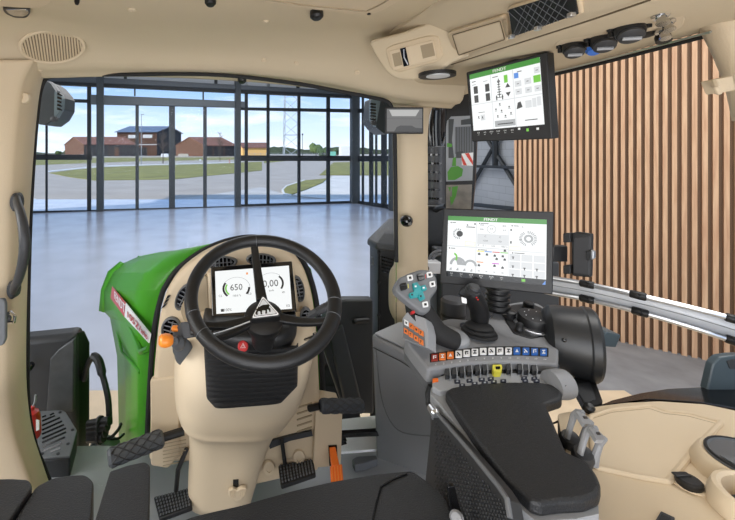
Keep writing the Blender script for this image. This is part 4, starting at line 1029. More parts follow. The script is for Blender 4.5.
# ================================================================== PEDALS
def tread_pedal(name, label, q4, d0, arm, tilt=.05):
    e = thing(name, label, 'pedal', P(sum(x for x, y in q4)/4, max(y for x, y in q4), d0))
    pl = plane3(P(q4[0][0], q4[0][1], d0+tilt), P(q4[1][0], q4[1][1], d0+tilt), P(q4[3][0], q4[3][1], d0-tilt))
    bm = NB(); pxprism(bm, pl, q4, .014, 2); obj('pedal_pad', bm, BLACK, e, bevel=.003)
    f = Face(pl, *q4); bm = NB()
    for i in range(11):
        for j in range(6):
            u = .07+.86*i/10; v = .10+.80*j/5; q = f.at(u, v, .0025); box(bm, q, (.005, .005, .005))
    obj('tread_studs', bm, GREY2, e, smooth=False)
    bm = NB(); tube(bm, [P(*p) for p in arm], .008, 6); obj('pedal_arm', bm, BLACK, e)
tread_pedal('clutch_pedal', 'black studded clutch pedal left of the steering column', [(153.5, 497), (189, 488), (192, 506.5), (159, 518.5)], 1.35, [(187, 448, 1.40), (178, 470, 1.38), (176, 491, 1.38)])
tread_pedal('brake_pedal', 'black studded brake pedal right of the steering column', [(278, 465), (313, 459), (315.6, 473.5), (280.5, 485.5)], 1.36, [(281.5, 438, 1.395), (285, 464, 1.39)])
e = thing('pedal_lock', 'small beige ribbed foot knob at the base of the column', 'foot knob', P(237, 502, 1.25))
bm = NB(); pxprism(bm, ypl(1.312), [(233, 480.5), (238.5, 480), (238.5, 490), (233, 491)], .02); obj('slot_arm', bm, GLOSSBLACK, e)
bm = NB(); pxprism(bm, ypl(1.300), [(228, 491), (233, 489), (237, 491), (241, 488), (247, 488.5), (246, 494), (242, 500), (237, 502.5), (231, 499), (228.5, 496)], .014, 1.5); obj('knob', bm, BEIGE2, e, bevel=.003)
bm = NB()
for i in range(3):
    tube(bm, [P(230+2*i, 491, 1.297), P(231+2*i, 497.5, 1.297)], .0012, 5); tube(bm, [P(241+2*i, 490, 1.297), P(240+2*i, 497, 1.297)], .0012, 5)
obj('knob_ribs', bm, BEIGE, e)
e = thing('accelerator_pedal', 'bright orange pedal in the slot right of the brake pedal', 'pedal', P(336, 481, 1.32))
bm = NB(); pxprism(bm, ypl(1.384), [(328.5, 446), (337, 445.5), (338, 465), (329.5, 466)], .004); obj('slot', bm, GLOSSBLACK, e)
bm = NB(); pxprism(bm, plane3(P(329, 447, 1.38), P(336, 447, 1.38), P(333, 465, 1.34)), [(329.5, 447), (335.5, 446.5), (339.5, 465), (332, 466.5)], .02); obj('pedal_arm', bm, ORANGE2, e, bevel=.002)
PP = plane3(P(330, 466, 1.34), P(342, 464, 1.34), P(331, 482, 1.31))
bm = NB(); pxprism(bm, PP, [(330, 466.5), (342, 464), (343.5, 481.5), (331, 483)], .014, 1); obj('pedal_pad', bm, ORANGE2, e, bevel=.002)
bm = NB(); f = Face(PP, (330, 466.5), (342, 464), (343.5, 481.5), (331, 483))
for i in range(4): tube(bm, [f.at(.14+.24*i, .06, .002), f.at(.14+.24*i, .94, .002)], .0016, 5)
obj('pad_ribs', bm, ORANGE, e)
# foot grips
def grip(name, label, a, b, r, rod, cols):
    e = thing(name, label, 'foot peg', (P(*a)+P(*b))/2)
    A1, B1 = P(*a), P(*b); n = 24
    bm = NB(); tube(bm, [A1.lerp(B1, i/n) for i in range(n+1)], [r*(.8 if i in (0, n) else 1-.03*(i % 6 == 0)) for i in range(n+1)], 8); obj('grip_sleeve', bm, cols, e, ang=25)
    ax = (B1-A1).normalized(); x, y, z = frame_of(ax); bm = NB()
    for k in range(6):
        for dirn in (1, -1):
            tube(bm, [A1.lerp(B1, .05+.9*t/14)+(x*cos(k*pi/3+dirn*t*.32)+y*sin(k*pi/3+dirn*t*.32))*r*.99 for t in range(15)], .0017, 5)
    obj('grip_pattern', bm, DGREY, e)
    bm = NB(); tube(bm, [B1 if rod[2] > 0 else A1, P(*rod[:2], abs(rod[2]))], r*.5, 10); obj('peg_rod', bm, BLACK, e)
grip('foot_peg', 'dark grey foot peg left of the column above the floor', (108, 459, 1.28), (163, 437.5, 1.36), .028, (184, 431, 1.38), mat('grip_grey', (84, 88, 92), .6))
grip('foot_peg', 'dark grey foot peg right of the column above the light step', (363, 405.5, 1.33), (320, 406, 1.31), .022, (309, 408.5, 1.33), mat('grip_dark', (62, 66, 72), .6))
# ================================================================== OUTSIDE LEFT OF THE CAB
e = thing('side_tank', 'large dark grey side tank outside the left of the windscreen', 'tank', P(50, 470, 2.1))
bm = NB(); FPt = [P(-30, 345, 1.95), P(75, 334.5, 2.05), P(78, 474, 2.05), P(-30, 490, 1.95)]
prism(bm, FPt, V((.0, .12, 0))); obj('tank_body', bm, EXTGREY, e, bevel=.03, seg=3)
bm = NB(); prism(bm, [P(76, 333, 2.08), P(83, 332, 2.12), P(88.5, 344, 2.13), P(88, 478, 2.13), P(78, 476, 2.06)], V((.0, .02, 0))); obj('tank_side', bm, BLACK, e, bevel=.008)
bm = NB(); prism(bm, [P(*p) for p in ((50, 359, 1.995), (58, 350, 2.0), (74, 339, 2.015), (73, 412, 2.02), (46, 412, 1.995))], V((0, .03, 0))); obj('raised_panel', bm, mat('tank_light', (66, 68, 70), .45, var=.2, vscale=20), e, bevel=.006)
bm = NB(); lathe(bm, [(.016, .03), (.018, 0), (.012, -.01), (0, -.012)], P(28.5, 368, 1.94), V((0, 1, 0)), 16); obj('round_bolt', bm, GLOSSBLACK, e)
# grate step
e = thing('grated_step', 'dark step box with diagonal slots beside the side tank', 'step', P(55, 470, 1.72))
pl = zpl(H-(432-CY)/F*1.74)
top = [(37, 411), (62, 410), (66, 412), (77, 430), (76, 435), (70, 456), (38, 458)]
tp = [on(pl, x, y) for x, y in top]
bm = NB(); prism(bm, [p+V((0, 0, -.008)) for p in tp], V((0, 0, -.16))); obj('step_box', bm, EXTGREY, e, bevel=.008)
bm = NB(); prism(bm, tp, V((0, 0, -.008))); obj('step_plate', bm, GREY2, e, bevel=.003)
bm = NB(); p2 = off(pl, .001)
def slot(a, b, w=.006):
    a = on(p2, *a); b = on(p2, *b); t = (b-a).normalized(); s = V((-t.y, t.x, 0))*w; prism(bm, [a+s, b+s, b-s, a-s], V((0, 0, -.002)))
for a, b in (((42, 417), (46, 415.5)), ((42, 421), (55, 415.5)), ((42, 425.5), (60, 417.5)), ((42, 430), (62, 421)), ((42, 434), (64, 424.5)), ((42, 438.5), (66, 428)), ((42, 442.5), (66, 432)), ((42, 447), (65, 437)), ((43, 451), (62, 443)), ((50, 415), (54, 413)), ((50, 452), (60, 448))): slot(a, b)
obj('step_slots', bm, GLOSSBLACK, e, smooth=False)
bm = NB()
for x, y in ((60, 412.5), (72.5, 430), (68, 444), (58, 454), (42, 454)): lathe(bm, [(.007, 0), (.007, .002), (0, .002)], on(pl, x, y), (0, 0, 1), 10)
obj('step_rivets', bm, BLACK, e)
e = thing('fire_extinguisher', 'small red extinguisher beside the grated step', 'extinguisher', P(34, 438, 1.60))
bm = NB(); q = P(33.5, 438, 1.60); lathe(bm, [(.02, 0), (.028, .008), (.030, .02), (.030, .085), (.024, .105), (.010, .115), (.010, .125), (0, .126)], q, V((-.05, 0, 1)), 20); obj('cylinder_body', bm, REDP, e)
bm = NB(); q2 = P(36, 419, 1.57); tube(bm, [P(33, 406, 1.60), P(35, 402, 1.60), P(35.5, 395, 1.6)], .004, 6); obj('trigger', bm, LGREY, e)
bm = NB(); pxprism(bm, ypl(1.573), [(36, 420), (39, 421), (39, 430), (36, 431)], .004); obj('paper_tag', bm, WHITE, e, smooth=False)
# hoses and valve block
e = thing('hydraulic_hose', 'black bent hose rising between the tank and the green hood', 'hose', P(105, 425, 2.0))
bm = NB(); tube(bm, [P(*p) for p in cr([(84, 380, 2.1), (87, 367, 2.08), (91, 359, 2.05), (95, 357, 2.04), (99, 362, 2.02), (102, 373, 2.0), (106, 388, 1.98), (108.5, 402, 1.97), (109.5, 424, 1.96)], 5)], [.022 if 12 < i < 26 else .015 for i in range(41)], 10); obj('hose_tube', bm, BLACK, e)
bm = NB(); tube(bm, [P(*p) for p in cr([(100, 441, 1.95), (110, 438, 1.95), (118, 430, 1.98), (121, 424, 2.02)], 5)], .008, 8); tube(bm, [P(*p) for p in cr([(103, 445, 1.93), (112, 440, 1.95), (119, 438, 1.98), (124, 434, 2.02)], 5)], .006, 8); obj('small_hose', bm, BLACK, e)
e = thing('valve_block', 'black hydraulic coupling block beneath the bent hose', 'valve block', P(98, 445, 1.98))
bm = NB()
for i in range(4): tube(bm, [P(88, 424+5*i, 1.97-.01*i), P(110-2*i, 421+5.5*i, 1.93-.01*i)], [.018, .022], 10)
obj('couplings', bm, BLACK, e, bevel=.003)
bm = NB()
for i in range(4): 
    tube(bm, [P(99, 422+5.3*i, 1.945-.01*i), P(101, 422+5.3*i, 1.94-.01*i)], .028, 10)
obj('coupling_rings', bm, DGREY, e)
bm = NB(); pxprism(bm, ypl(1.9), [(86, 452), (96, 444), (109, 447), (116, 452), (110, 466), (96, 470), (86, 470)], .08, 2); obj('bracket', bm, mat('bracket_metal', (140, 143, 148), .4, metal=.4), e, bevel=.008)
bm = NB(); lathe(bm, [(.03, 0), (.03, -.02), (.02, -.025), (0, -.025)], P(93, 455, 1.9), V((0, 1, 0)), 16, sx=.8); obj('bracket_bolt', bm, BLACK, e)
# ================================================================== OUTSIDE RIGHT OF THE DASH
e = thing('mudguard', 'dark sloping mudguard panel behind the right side of the steering wheel', 'mudguard', P(350, 412, 2.3))
bm = NB(); pxprism(bm, ypl(1.90), [(322, 322), (333, 304), (344, 300), (373, 300), (374, 414), (345, 414), (330, 370), (319, 335)], .06, 2); obj('guard_panel', bm, EXTGREY, e, bevel=.02)
bm = NB(); prism(bm, [P(329, 338, 1.88), P(343, 325, 1.88), P(362, 402, 1.88), P(345, 405, 1.88)], V((0, .03, 0))); obj('guard_rib', bm, DGREY, e, bevel=.01)
bm = NB(); tube(bm, [P(355, 321, 1.88), P(368, 320, 1.89)], .013, 10); bmesh.ops.create_uvsphere(bm, u_segments=12, v_segments=8, radius=.0145, matrix=Matrix.Translation(P(355, 321, 1.88))); obj('guard_rod', bm, BLACK, e)
e = thing('front_tyre', 'dark tyre glimpsed right of the dashboard under the mudguard', 'tyre', P(330, 400, 2.7))
bm = NB(); c = P(325, 405, 2.6); lathe(bm, [(.30, -.12), (.42, -.12), (.46, -.06), (.46, .06), (.42, .12), (.30, .12), (.30, -.12)], c, V((1, 0, 0)), 30); obj('tyre_body', bm, RUBBER, e)
bm = NB()
for k in range(18):
    a = k/18*2*pi; box(bm, c+V((0, cos(a)*.465, sin(a)*.465)), (.2, .04, .05), Matrix.Rotation(a, 3, 'X'))
obj('tyre_lugs', bm, RUBBER, e)
e = thing('tool_locker', 'tall black ribbed locker standing outside the right pillar', 'locker', P(385, 414, 2.2))
bm = NB(); CXl = [P(370, 246, 2.15), P(378, 247, 2.05), P(410, 252, 2.0), P(412, 244, 2.5), P(385, 240, 2.6)]
prism(bm, [V((p.x, p.y, P(0, 246, 2.1).z)) for p in CXl], V((0, 0, -.95))); obj('locker_body', bm, BLACK, e, bevel=.008)
zt = P(0, 243, 2.1).z
bm = NB(); lid = [V((p.x, p.y, 0)) for p in CXl]; cen = sum(lid, V())/5
r0 = [cen+(p-cen)*1.12+V((0, 0, zt-.02)) for p in lid]; r1 = [cen+(p-cen)*1.12+V((0, 0, zt+.01)) for p in lid]; r2 = [cen+(p-cen)*.86+V((.02, 0, zt+.055)) for p in lid]
loft(bm, [r0, r1, r2], closed=True, caps=True); obj('locker_lid', bm, DGREY, e, bevel=.01, seg=3)
bm = NB()
for y in (252, 282, 315, 345, 380): bmesh.ops.create_uvsphere(bm, u_segments=10, v_segments=6, radius=.010, matrix=Matrix.Translation(P(378.5, y, 2.045)))
tube(bm, [P(378.5, 248, 2.045), P(378.5, 400, 2.045)], .006, 6); obj('locker_hinge', bm, BLACK, e)
bm = NB()
for j in range(5):
    for i in range(7): q = P(382+1.8*i+.0*j, 256.5+3.6*j+.5*i, 2.03); lathe(bm, [(.0035, -.012), (.0035, .0), (0, .0)], q, V((0, 1, 0)), 6)
obj('vent_holes', bm, GLOSSBLACK, e)
bm = NB(); tube(bm, [P(371.5, 257, 2.10), P(373, 258, 2.07), P(373, 264, 2.07), P(371.5, 265, 2.10)], .005, 6); obj('locker_latch', bm, GREY2, e)
# light metal step seen between the column and console
e = thing('door_step', 'light grey metal step between the pedals and the grey console', 'step', P(358, 455, 1.55))
bm = NB(); z1 = 1.72
pl = zpl(1.76); pxprism(bm, pl, [(340, 419), (378, 415), (380, 432), (341, 434)], .01); obj('upper_tread', bm, mat('step_metal', (240, 241, 242), .4), e, bevel=.003)
pl = zpl(1.70); bm = NB(); pxprism(bm, pl, [(341, 437), (380, 434), (381, 449), (341, 452)], .01); obj('lower_tread', bm, MATS['step_metal'], e, bevel=.003)
bm = NB(); prism(bm, [P(341, 434, 1.55), P(380, 431.5, 1.55), P(380, 436, 1.55), P(341, 438, 1.55)], V((0, .02, 0))); obj('tread_gap', bm, GLOSSBLACK, e)
bm = NB(); pxprism(bm, ypl(1.5), [(340, 437), (345, 438), (342.5, 440), (347, 441), (343, 443), (347, 444), (340, 446)], .02); obj('ratchet_edge', bm, GLOSSBLACK, e)
e = thing('floor_latch', 'grey flat catch lying on the cab floor in front of the seat', 'latch', P(362, 462, 1.52))
bm = NB(); pxprism(bm, zpl(1.63), [(352, 459), (357, 456), (376, 455), (378, 459), (362, 464), (355, 465)], .03, 1.5); obj('catch_body', bm, GREY2, e, bevel=.004)
# ================================================================== EXHAUST, OUTSIDE MIRROR
e = thing('exhaust_stack', 'black perforated exhaust stack outside the right window', 'exhaust', P(437, 300, 2.2))
ct = P(436.5, 147, 2.1); cb = P(436.5, 330, 2.1)
bm = NB(); R_ = .056; lathe(bm, [(R_, 0), (R_, ct.z-cb.z), (R_*.9, ct.z-cb.z+.004), (0, ct.z-cb.z+.004)], cb, V((0, 0, 1)), 28); obj('heat_shield', bm, mat('shield_metal', (74, 74, 76), .4, metal=.2), e)
bm = NB()
for j in range(16):
    for k in range(14):
        a = pi+(k+.5*(j % 2))*2*pi/28
        if k in (7, 8): continue
        q = V((ct.x+R_*cos(a), ct.y+R_*sin(a), ct.z-.04-j*.045)); lathe(bm, [(.006, -.002), (.006, .001), (0, .001)], q, V((cos(a), sin(a), 0)), 6)
obj('shield_holes', bm, GLOSSBLACK, e)
bm = NB(); tube(bm, [P(*p) for p in cr([(434, 150, 2.1), (433, 135, 2.1), (433, 120, 2.1), (434, 104, 2.1)], 5)], .040, 16); obj('elbow_pipe', bm, GLOSSBLACK, e)
bm = NB(); tube(bm, [P(*p) for p in cr([(442, 148, 2.14), (443, 130, 2.14), (448, 116, 2.14), (458, 108, 2.14), (480, 104, 2.14)], 6)], .050, 16); obj('air_duct', bm, mat('duct_brown', (58, 50, 46), .4), e)
bm = NB(); tube(bm, [P(*p) for p in cr([(441, 147, 2.09), (444, 140, 2.09), (445.5, 132, 2.09)], 5)], .010, 10); obj('chrome_collar', bm, CHROME, e)
pl = plane3(P(447, 110, 1.72), P(475, 110, 1.66), P(447, 210, 1.72))
e = thing('wing_mirror', 'tall outside mirror in a black frame with a drawn reflection of green machinery', 'mirror', P(460, 212, 1.7))
frm = [(445, 96), (470, 92), (476.5, 96), (476.5, 142), (475, 178), (472, 212), (445, 213)]
bm = NB(); pxprism(bm, pl, frm, .05, 2); obj('mirror_housing', bm, BLACK, e, bevel=.008)
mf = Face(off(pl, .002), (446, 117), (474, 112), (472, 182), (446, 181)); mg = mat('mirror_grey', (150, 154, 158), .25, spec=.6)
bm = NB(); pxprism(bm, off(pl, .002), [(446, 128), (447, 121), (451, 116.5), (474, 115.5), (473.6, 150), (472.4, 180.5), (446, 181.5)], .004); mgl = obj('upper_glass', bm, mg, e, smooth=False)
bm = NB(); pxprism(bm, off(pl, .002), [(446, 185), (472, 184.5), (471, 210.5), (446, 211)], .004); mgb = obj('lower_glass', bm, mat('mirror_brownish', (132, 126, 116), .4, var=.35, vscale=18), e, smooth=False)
p4 = off(pl, .0035)  # reflections drawn as flat coloured shapes on the mirror glass
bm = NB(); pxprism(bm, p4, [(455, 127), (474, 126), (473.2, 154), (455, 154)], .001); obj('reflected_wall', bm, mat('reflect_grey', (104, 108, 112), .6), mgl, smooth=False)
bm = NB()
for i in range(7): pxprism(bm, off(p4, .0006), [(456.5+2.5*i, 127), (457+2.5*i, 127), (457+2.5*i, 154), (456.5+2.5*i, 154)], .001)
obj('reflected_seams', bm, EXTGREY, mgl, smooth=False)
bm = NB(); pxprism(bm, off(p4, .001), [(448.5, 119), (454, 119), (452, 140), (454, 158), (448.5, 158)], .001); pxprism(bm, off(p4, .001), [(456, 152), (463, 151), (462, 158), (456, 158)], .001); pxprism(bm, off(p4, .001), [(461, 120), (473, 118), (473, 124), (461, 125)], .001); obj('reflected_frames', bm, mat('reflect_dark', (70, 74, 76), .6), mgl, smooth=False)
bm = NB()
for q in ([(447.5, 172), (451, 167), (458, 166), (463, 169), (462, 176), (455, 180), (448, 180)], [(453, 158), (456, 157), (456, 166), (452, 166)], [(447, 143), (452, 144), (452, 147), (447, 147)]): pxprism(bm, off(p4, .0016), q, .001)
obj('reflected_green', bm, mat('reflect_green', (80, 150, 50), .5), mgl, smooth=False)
bm = NB(); pxprism(bm, off(p4, .0014), [(461.5, 153.5), (473.2, 152.5), (472.8, 165.8), (461.8, 165.2)], .001); ch = obj('reflected_plate', bm, WHITE, mgl, smooth=False)
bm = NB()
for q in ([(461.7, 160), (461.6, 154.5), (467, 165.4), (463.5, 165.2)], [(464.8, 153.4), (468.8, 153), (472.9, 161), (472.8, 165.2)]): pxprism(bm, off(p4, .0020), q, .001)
obj('reflected_stripes', bm, mat('warning_red', (215, 70, 55), .5), mgl, smooth=False)
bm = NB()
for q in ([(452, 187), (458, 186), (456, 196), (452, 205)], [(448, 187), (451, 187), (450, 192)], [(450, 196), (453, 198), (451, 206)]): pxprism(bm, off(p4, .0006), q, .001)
obj('reflected_lower_green', bm, MATS['reflect_green'], mgb, smooth=False)
bm = NB(); tube(bm, [P(448, 100, 1.75), P(442, 100, 1.9), P(436, 108, 2.0)], .014, 8); tube(bm, [P(447, 206, 1.75), P(441, 207, 1.9), P(436, 210, 2.0)], .014, 8); obj('mirror_arm', bm, BLACK, e)
# side frame behind the joystick: silver bracket + grey body
e = thing('body_bracket', 'silver bracket with round bolt between right pillar and lower monitor', 'bracket', P(432, 275, 1.75))
bm = NB(); pxprism(bm, ypl(1.75), [(419, 262.5), (442, 262.5), (442, 274), (419, 274)], .06); obj('bracket_bar', bm, ALU, e, bevel=.004)
bm = NB(); lathe(bm, [(.014, .01), (.014, -.01), (.008, -.014), (0, -.014)], P(425, 268, 1.745), V((0, 1, 0)), 16); obj('bolt', bm, BLACK, e)
bm = NB(); 
for r_ in (.05, .035): tube(bm, [P(440, 262, 1.8)+V((-cos(a)*r_, 0, sin(a)*r_)) for a in [i/14*pi*.6 for i in range(15)]], .006, 6)
obj('coiled_cable', bm, GREY2, e)
e = thing('engine_side_box', 'dark grey body panel behind the joystick below the mirror', 'body panel', P(455, 320, 1.9))
bm = NB(); pxprism(bm, ypl(1.9), [(426, 274), (450, 274), (450, 330), (426, 330)], .12); obj('grey_panel', bm, mat('panel_greyblue', (112, 122, 128), .5), e, bevel=.01)
bm = NB(); pxprism(bm, ypl(1.86), [(441, 250), (560, 262), (560, 330), (441, 330)], .1); obj('dark_panel', bm, mat('panel_dark', (66, 68, 71), .5), e, bevel=.01)
bm = NB(); pxprism(bm, ypl(2.02), [(425.5, 205), (446, 205), (446, 263), (425.5, 263)], .05); obj('black_panel', bm, BLACK, e, bevel=.01)
e = thing('round_filter_cap', 'dark round cap beside the second joystick', 'cap', P(453, 322, 1.5))
bm = NB(); lathe(bm, [(.040, 0), (.042, .01), (.042, .075), (.034, .085), (0, .086)], P(453, 321, 1.5), V((0, 0, 1)), 26); obj('cap_body', bm, mat('cap_dark', (62, 63, 66), .45), e)
bm = NB(); lathe(bm, [(.0435, .02), (.0435, .03), (.0425, .03)], P(453, 321, 1.5), V((0, 0, 1)), 26); obj('cap_ring', bm, BLACK, e)
# ================================================================== RAIL BAND OUTSIDE THE RIGHT WINDOW
e = thing('guard_rail', 'curved silver twin tube rail outside the right window', 'rail', P(640, 312, 1.38))
tr_ = [(420, 262, 2.0), (470, 268, 1.86), (520, 273.5, 1.72), (554, 278.5, 1.62), (587, 284.2, 1.53), (638, 295.3, 1.42), (688, 307, 1.34), (735, 319.5, 1.28), (790, 336, 1.22)]
br_ = [(420, 273, 2.0), (470, 280, 1.86), (520, 287, 1.72), (554, 293.3, 1.62), (587, 299.2, 1.53), (640, 312, 1.42), (688, 326, 1.34), (735, 341.5, 1.28), (790, 361, 1.22)]
ta = [P(*p) for p in cr(tr_, 6)]; tb = [P(*p) for p in cr(br_, 6)]
bm = NB(); loft(bm, [[p+V((0, .01, 0)) for p in ta], [p+V((0, .01, 0)) for p in tb]]); obj('flat_band', bm, ALU, e, solid=.006)
bm = NB(); loft(bm, [[a.lerp(b, .47)+V((0, -.001, 0)) for a, b in zip(ta, tb)], [a.lerp(b, .50)+V((0, -.001, 0)) for a, b in zip(ta, tb)]]); obj('band_line', bm, GREY, e, solid=.002)
bm = NB(); tube(bm, ta, .0095, 10); obj('upper_tube', bm, SILVER, e)
bm = NB(); tube(bm, tb, .0095, 10); obj('lower_tube', bm, SILVER, e)
def clamp(c, nx, r=.014):
    bm = NB(); t = (nx-c).normalized(); tube(bm, [c-t*.022, c-t*.018, c+t*.018, c+t*.022], [r*.8, r, r, r*.8], 10); box(bm, c+V((0, -.006, 0)), (.016, .014, .02)); obj('clamp', bm, BLACK, e)
for L, x in ((tr_, 585.5), (tr_, 637), (tr_, 733), (br_, 587), (br_, 640), (br_, 734)):
    Q = cr(L, 12); i = min(range(len(Q)-1), key=lambda k: abs(Q[k][0]-x)); clamp(P(*Q[i]), P(*Q[i+1]))
# ================================================================== MONITORS
def monitor(name, label, quad, ds, scr, bar, foot, th=.03):
    pl = plane3(P(*quad[0], ds[0]), P(*quad[1], ds[1]), P(*quad[3], ds[2]))
    e = thing(name, label, 'monitor', on(pl, (quad[2][0]+quad[3][0])/2, quad[3][1]))
    bm = NB(); pxprism(bm, pl, quad, th, 1.6); obj('bezel', bm, BLACK, e, bevel=.003)
    return e, pl, Face(pl, *scr)
icon_rng = random.Random(11)
def person_glyphs(S, bm, u0, u1, v, w, h, n):
    for i in range(n):
        u = u0+(u1-u0)*i/max(1, n-1)
        S.quad(bm, u-w*.5, v-h*.5, u-w*.1, v+h*.1, .0012); S.quad(bm, u-w*.2, v-h*.1, u+w*.5, v+h*.5, .0012)
# lower monitor
e, pl, S = monitor('touch_monitor', 'lower and larger of the two touch monitors, above the joysticks', [(443.5, 208.3), (554, 211.8), (552.8, 294.8), (439.6, 283)], (1.32, 1.16, 1.30), [(448.3, 215.8), (546.7, 219.6), (546, 285.4), (446.2, 276)], None, None)
bm = NB(); S.quad(bm, 0, 0, 1, 1, .001); sc = obj('screen', bm, SW, e, smooth=False)
bm = NB(); S.quad(bm, 0, 0, 1, .075, .0014); obj('header_bar', bm, SG, sc, smooth=False)
bm = NB(); S.quad(bm, 0, .912, 1, 1, .0014); obj('status_bar', bm, GLOSSBLACK, sc, smooth=False)
bm = NB()
S.text(bm, 'FENDT', .46, .037, .062, .002, bold=.03)
person_glyphs(S, bm, .02, .09, .035, .02, .03, 2); person_glyphs(S, bm, .17, .38, .037, .022, .04, 5); person_glyphs(S, bm, .62, .94, .037, .022, .04, 4)
obj('header_icons', bm, WHITE, sc, smooth=False)
bm = NB()
for i, s_ in enumerate(('0.0', '0.0', '00.0', '00.0', '0.00', '0.0')):
    S.text(bm, s_, .06+.105*i, .945, .032, .002); S.text(bm, 'km', .06+.105*i, .975, .02, .002)
obj('status_readouts', bm, WHITE, sc, smooth=False)
bm = NB(); S.quad(bm, .775, .935, .81, .975, .002); obj('status_green', bm, SLG, sc, smooth=False)
bm = NB(); S.poly(bm, [(.995, .93), (.995, .99), (.965, .99)], .002); obj('corner_mark', bm, SB, sc, smooth=False)
bm = NB()
for u in (.315, .645): S.quad(bm, u-.004, .085, u+.004, .905, .0012)
S.quad(bm, .005, .49, .31, .505, .0012); S.quad(bm, .32, .49, .64, .505, .0012); S.quad(bm, .65, .505, .995, .52, .0012)
obj('panel_dividers', bm, SL, sc, smooth=False)
bm = NB(); S.quad(bm, .325, .27, .64, .44, .0011); obj('grey_panel', bm, SL, sc, smooth=False)
bm = NB()
asp = 70/100
for u, v, r, a0, a1 in ((.12, .29, .062, 60, 300), (.83, .31, .085, -60, 100), (.83, .31, .085, 120, 260)):
    n = 11
    for i in range(n):
        a = a0+(a1-a0)*i/n; S.arc(bm, u, v, r, r/asp, a, a+(a1-a0)/n*.6, .35, .0015, n=1)
S.arc(bm, .835, .31, .045, .045/asp, 0, 360, .5, .0015, n=20)
S.arc(bm, .125, .80, .09, .09/asp, 0, 180, .3, .0015, n=14); S.arc(bm, .26, .80, .07, .07/asp, 0, 180, .35, .0015, n=14)
S.poly(bm, [(.10, .70), (.16, .72), (.20, .80), (.12, .80)], .0014)
for i in range(4): S.poly(bm, [(.03+.075*i, .89), (.055+.075*i, .84), (.06+.075*i, .89)], .0016)
obj('grey_graphics', bm, SM, sc, smooth=False)
bm = NB(); S.arc(bm, .135, .29, .035, .035/asp, 0, 360, .98, .0016, n=20)
S.arc(bm, .47, .19, .045, .045/asp, 0, 360, .06, .0015, n=20)
S.text(bm, '0.0', .47, .185, .035, .002)
for u, v, s_ in ((.37, .13, '100'), (.37, .20, '000'), (.60, .13, '000'), (.60, .20, '0.0'), (.41, .31, 'C'), (.56, .31, 'C'), (.41, .38, '1234'), (.56, .38, '0.0'), (.78, .13, '0.'), (.76, .33, '00'), (.34, .46, 'O'), (.40, .46, '0 1'), (.49, .46, '100'), (.60, .46, '1000 h')): S.text(bm, s_, u, v, .035, .002)
for u, v, w in ((.03, .10, .06), (.34, .095, .10), (.67, .11, .07), (.68, .535, .12), (.02, .525, .07), (.34, .52, .09)): S.quad(bm, u, v, u+.012, v+.018, .0015); S.quad(bm, u+.02, v+.004, u+w, v+.014, .0015)
S.quad(bm, .205, .165, .30, .178, .0015); S.quad(bm, .29, .105, .305, .13, .0015); S.quad(bm, .21, .13, .225, .15, .0015); S.quad(bm, .66, .17, .675, .20, .0015); S.quad(bm, .66, .36, .675, .40, .0015)
for u, v in ((.35, .60), (.43, .60), (.51, .61), (.59, .61), (.35, .78), (.51, .77), (.59, .79), (.61, .66), (.53, .66), (.61, .52)): S.quad(bm, u-.012, v-.015, u+.012, v+.015, .0016); S.poly(bm, [(u-.015, v+.015), (u, v-.03), (u+.015, v+.015)], .0017)
for u, v in ((.69, .62), (.69, .76), (.80, .78), (.915, .78), (.69, .89), (.80, .89), (.915, .89)): S.quad(bm, u-.012, v-.02, u+.012, v-.008, .0019); S.quad(bm, u-.004, v-.01, u+.006, v+.02, .0019)
for i in range(4): S.text(bm, '00', .35+.08*i, .87, .03, .002)
obj('dark_icons', bm, SD, sc, smooth=False)
bm = NB()
for i in range(3):
    for j in range(3): S.quad(bm, .655+.115*i, .56+.12*j, .655+.115*i+.105, .56+.12*j+.105, .0014)
obj('softkeys', bm, SL, sc, smooth=False)
for nm, mm, q in (('yellow_tab', SY, (.325, .545, .40, .56)), ('blue_tab', SB, (.405, .545, .48, .56)), ('red_tab', SR, (.485, .545, .56, .56)), ('green_tab', SLG, (.565, .545, .64, .56)), ('orange_tab', SO, (.325, .72, .395, .735)), ('magenta_tab', SP, (.485, .725, .555, .74))):
    bm = NB(); S.quad(bm, *q, .0016); obj(nm, bm, mm, sc, smooth=False)
bm = NB(); S.arc(bm, .075, .68, .045, .075, -50, 80, .4, .0016, n=8); obj('green_tyre', bm, SLG, sc, smooth=False)
bm = NB()
for (a, b, c, d_) in ((.195, .41, .305, .48), (.655, .44, .76, .50)):
    for q in ((a, b, c, b+.006), (a, d_-.006, c, d_), (a, b, a+.004, d_), (c-.004, b, c, d_)): S.quad(bm, *q, .0015)
obj('yellow_frames', bm, mat('screen_paleyellow', (245, 240, 180), .3, emit=.9), sc, smooth=False)
# ribbed stand of the lower monitor
bm = NB(); rows = []; q0 = P(497.5, 310, 1.30)
prof = []
for i in range(9): prof += [(.036 if i % 2 else .030, .004+.009*i), (.036 if i % 2 else .030, .010+.009*i)]
lathe(bm, [(.038, 0)]+prof+[(.028, .12), (0, .12)], q0, V((0, 0, 1)), 24); obj('ribbed_stand', bm, BLACK, e, ang=20)
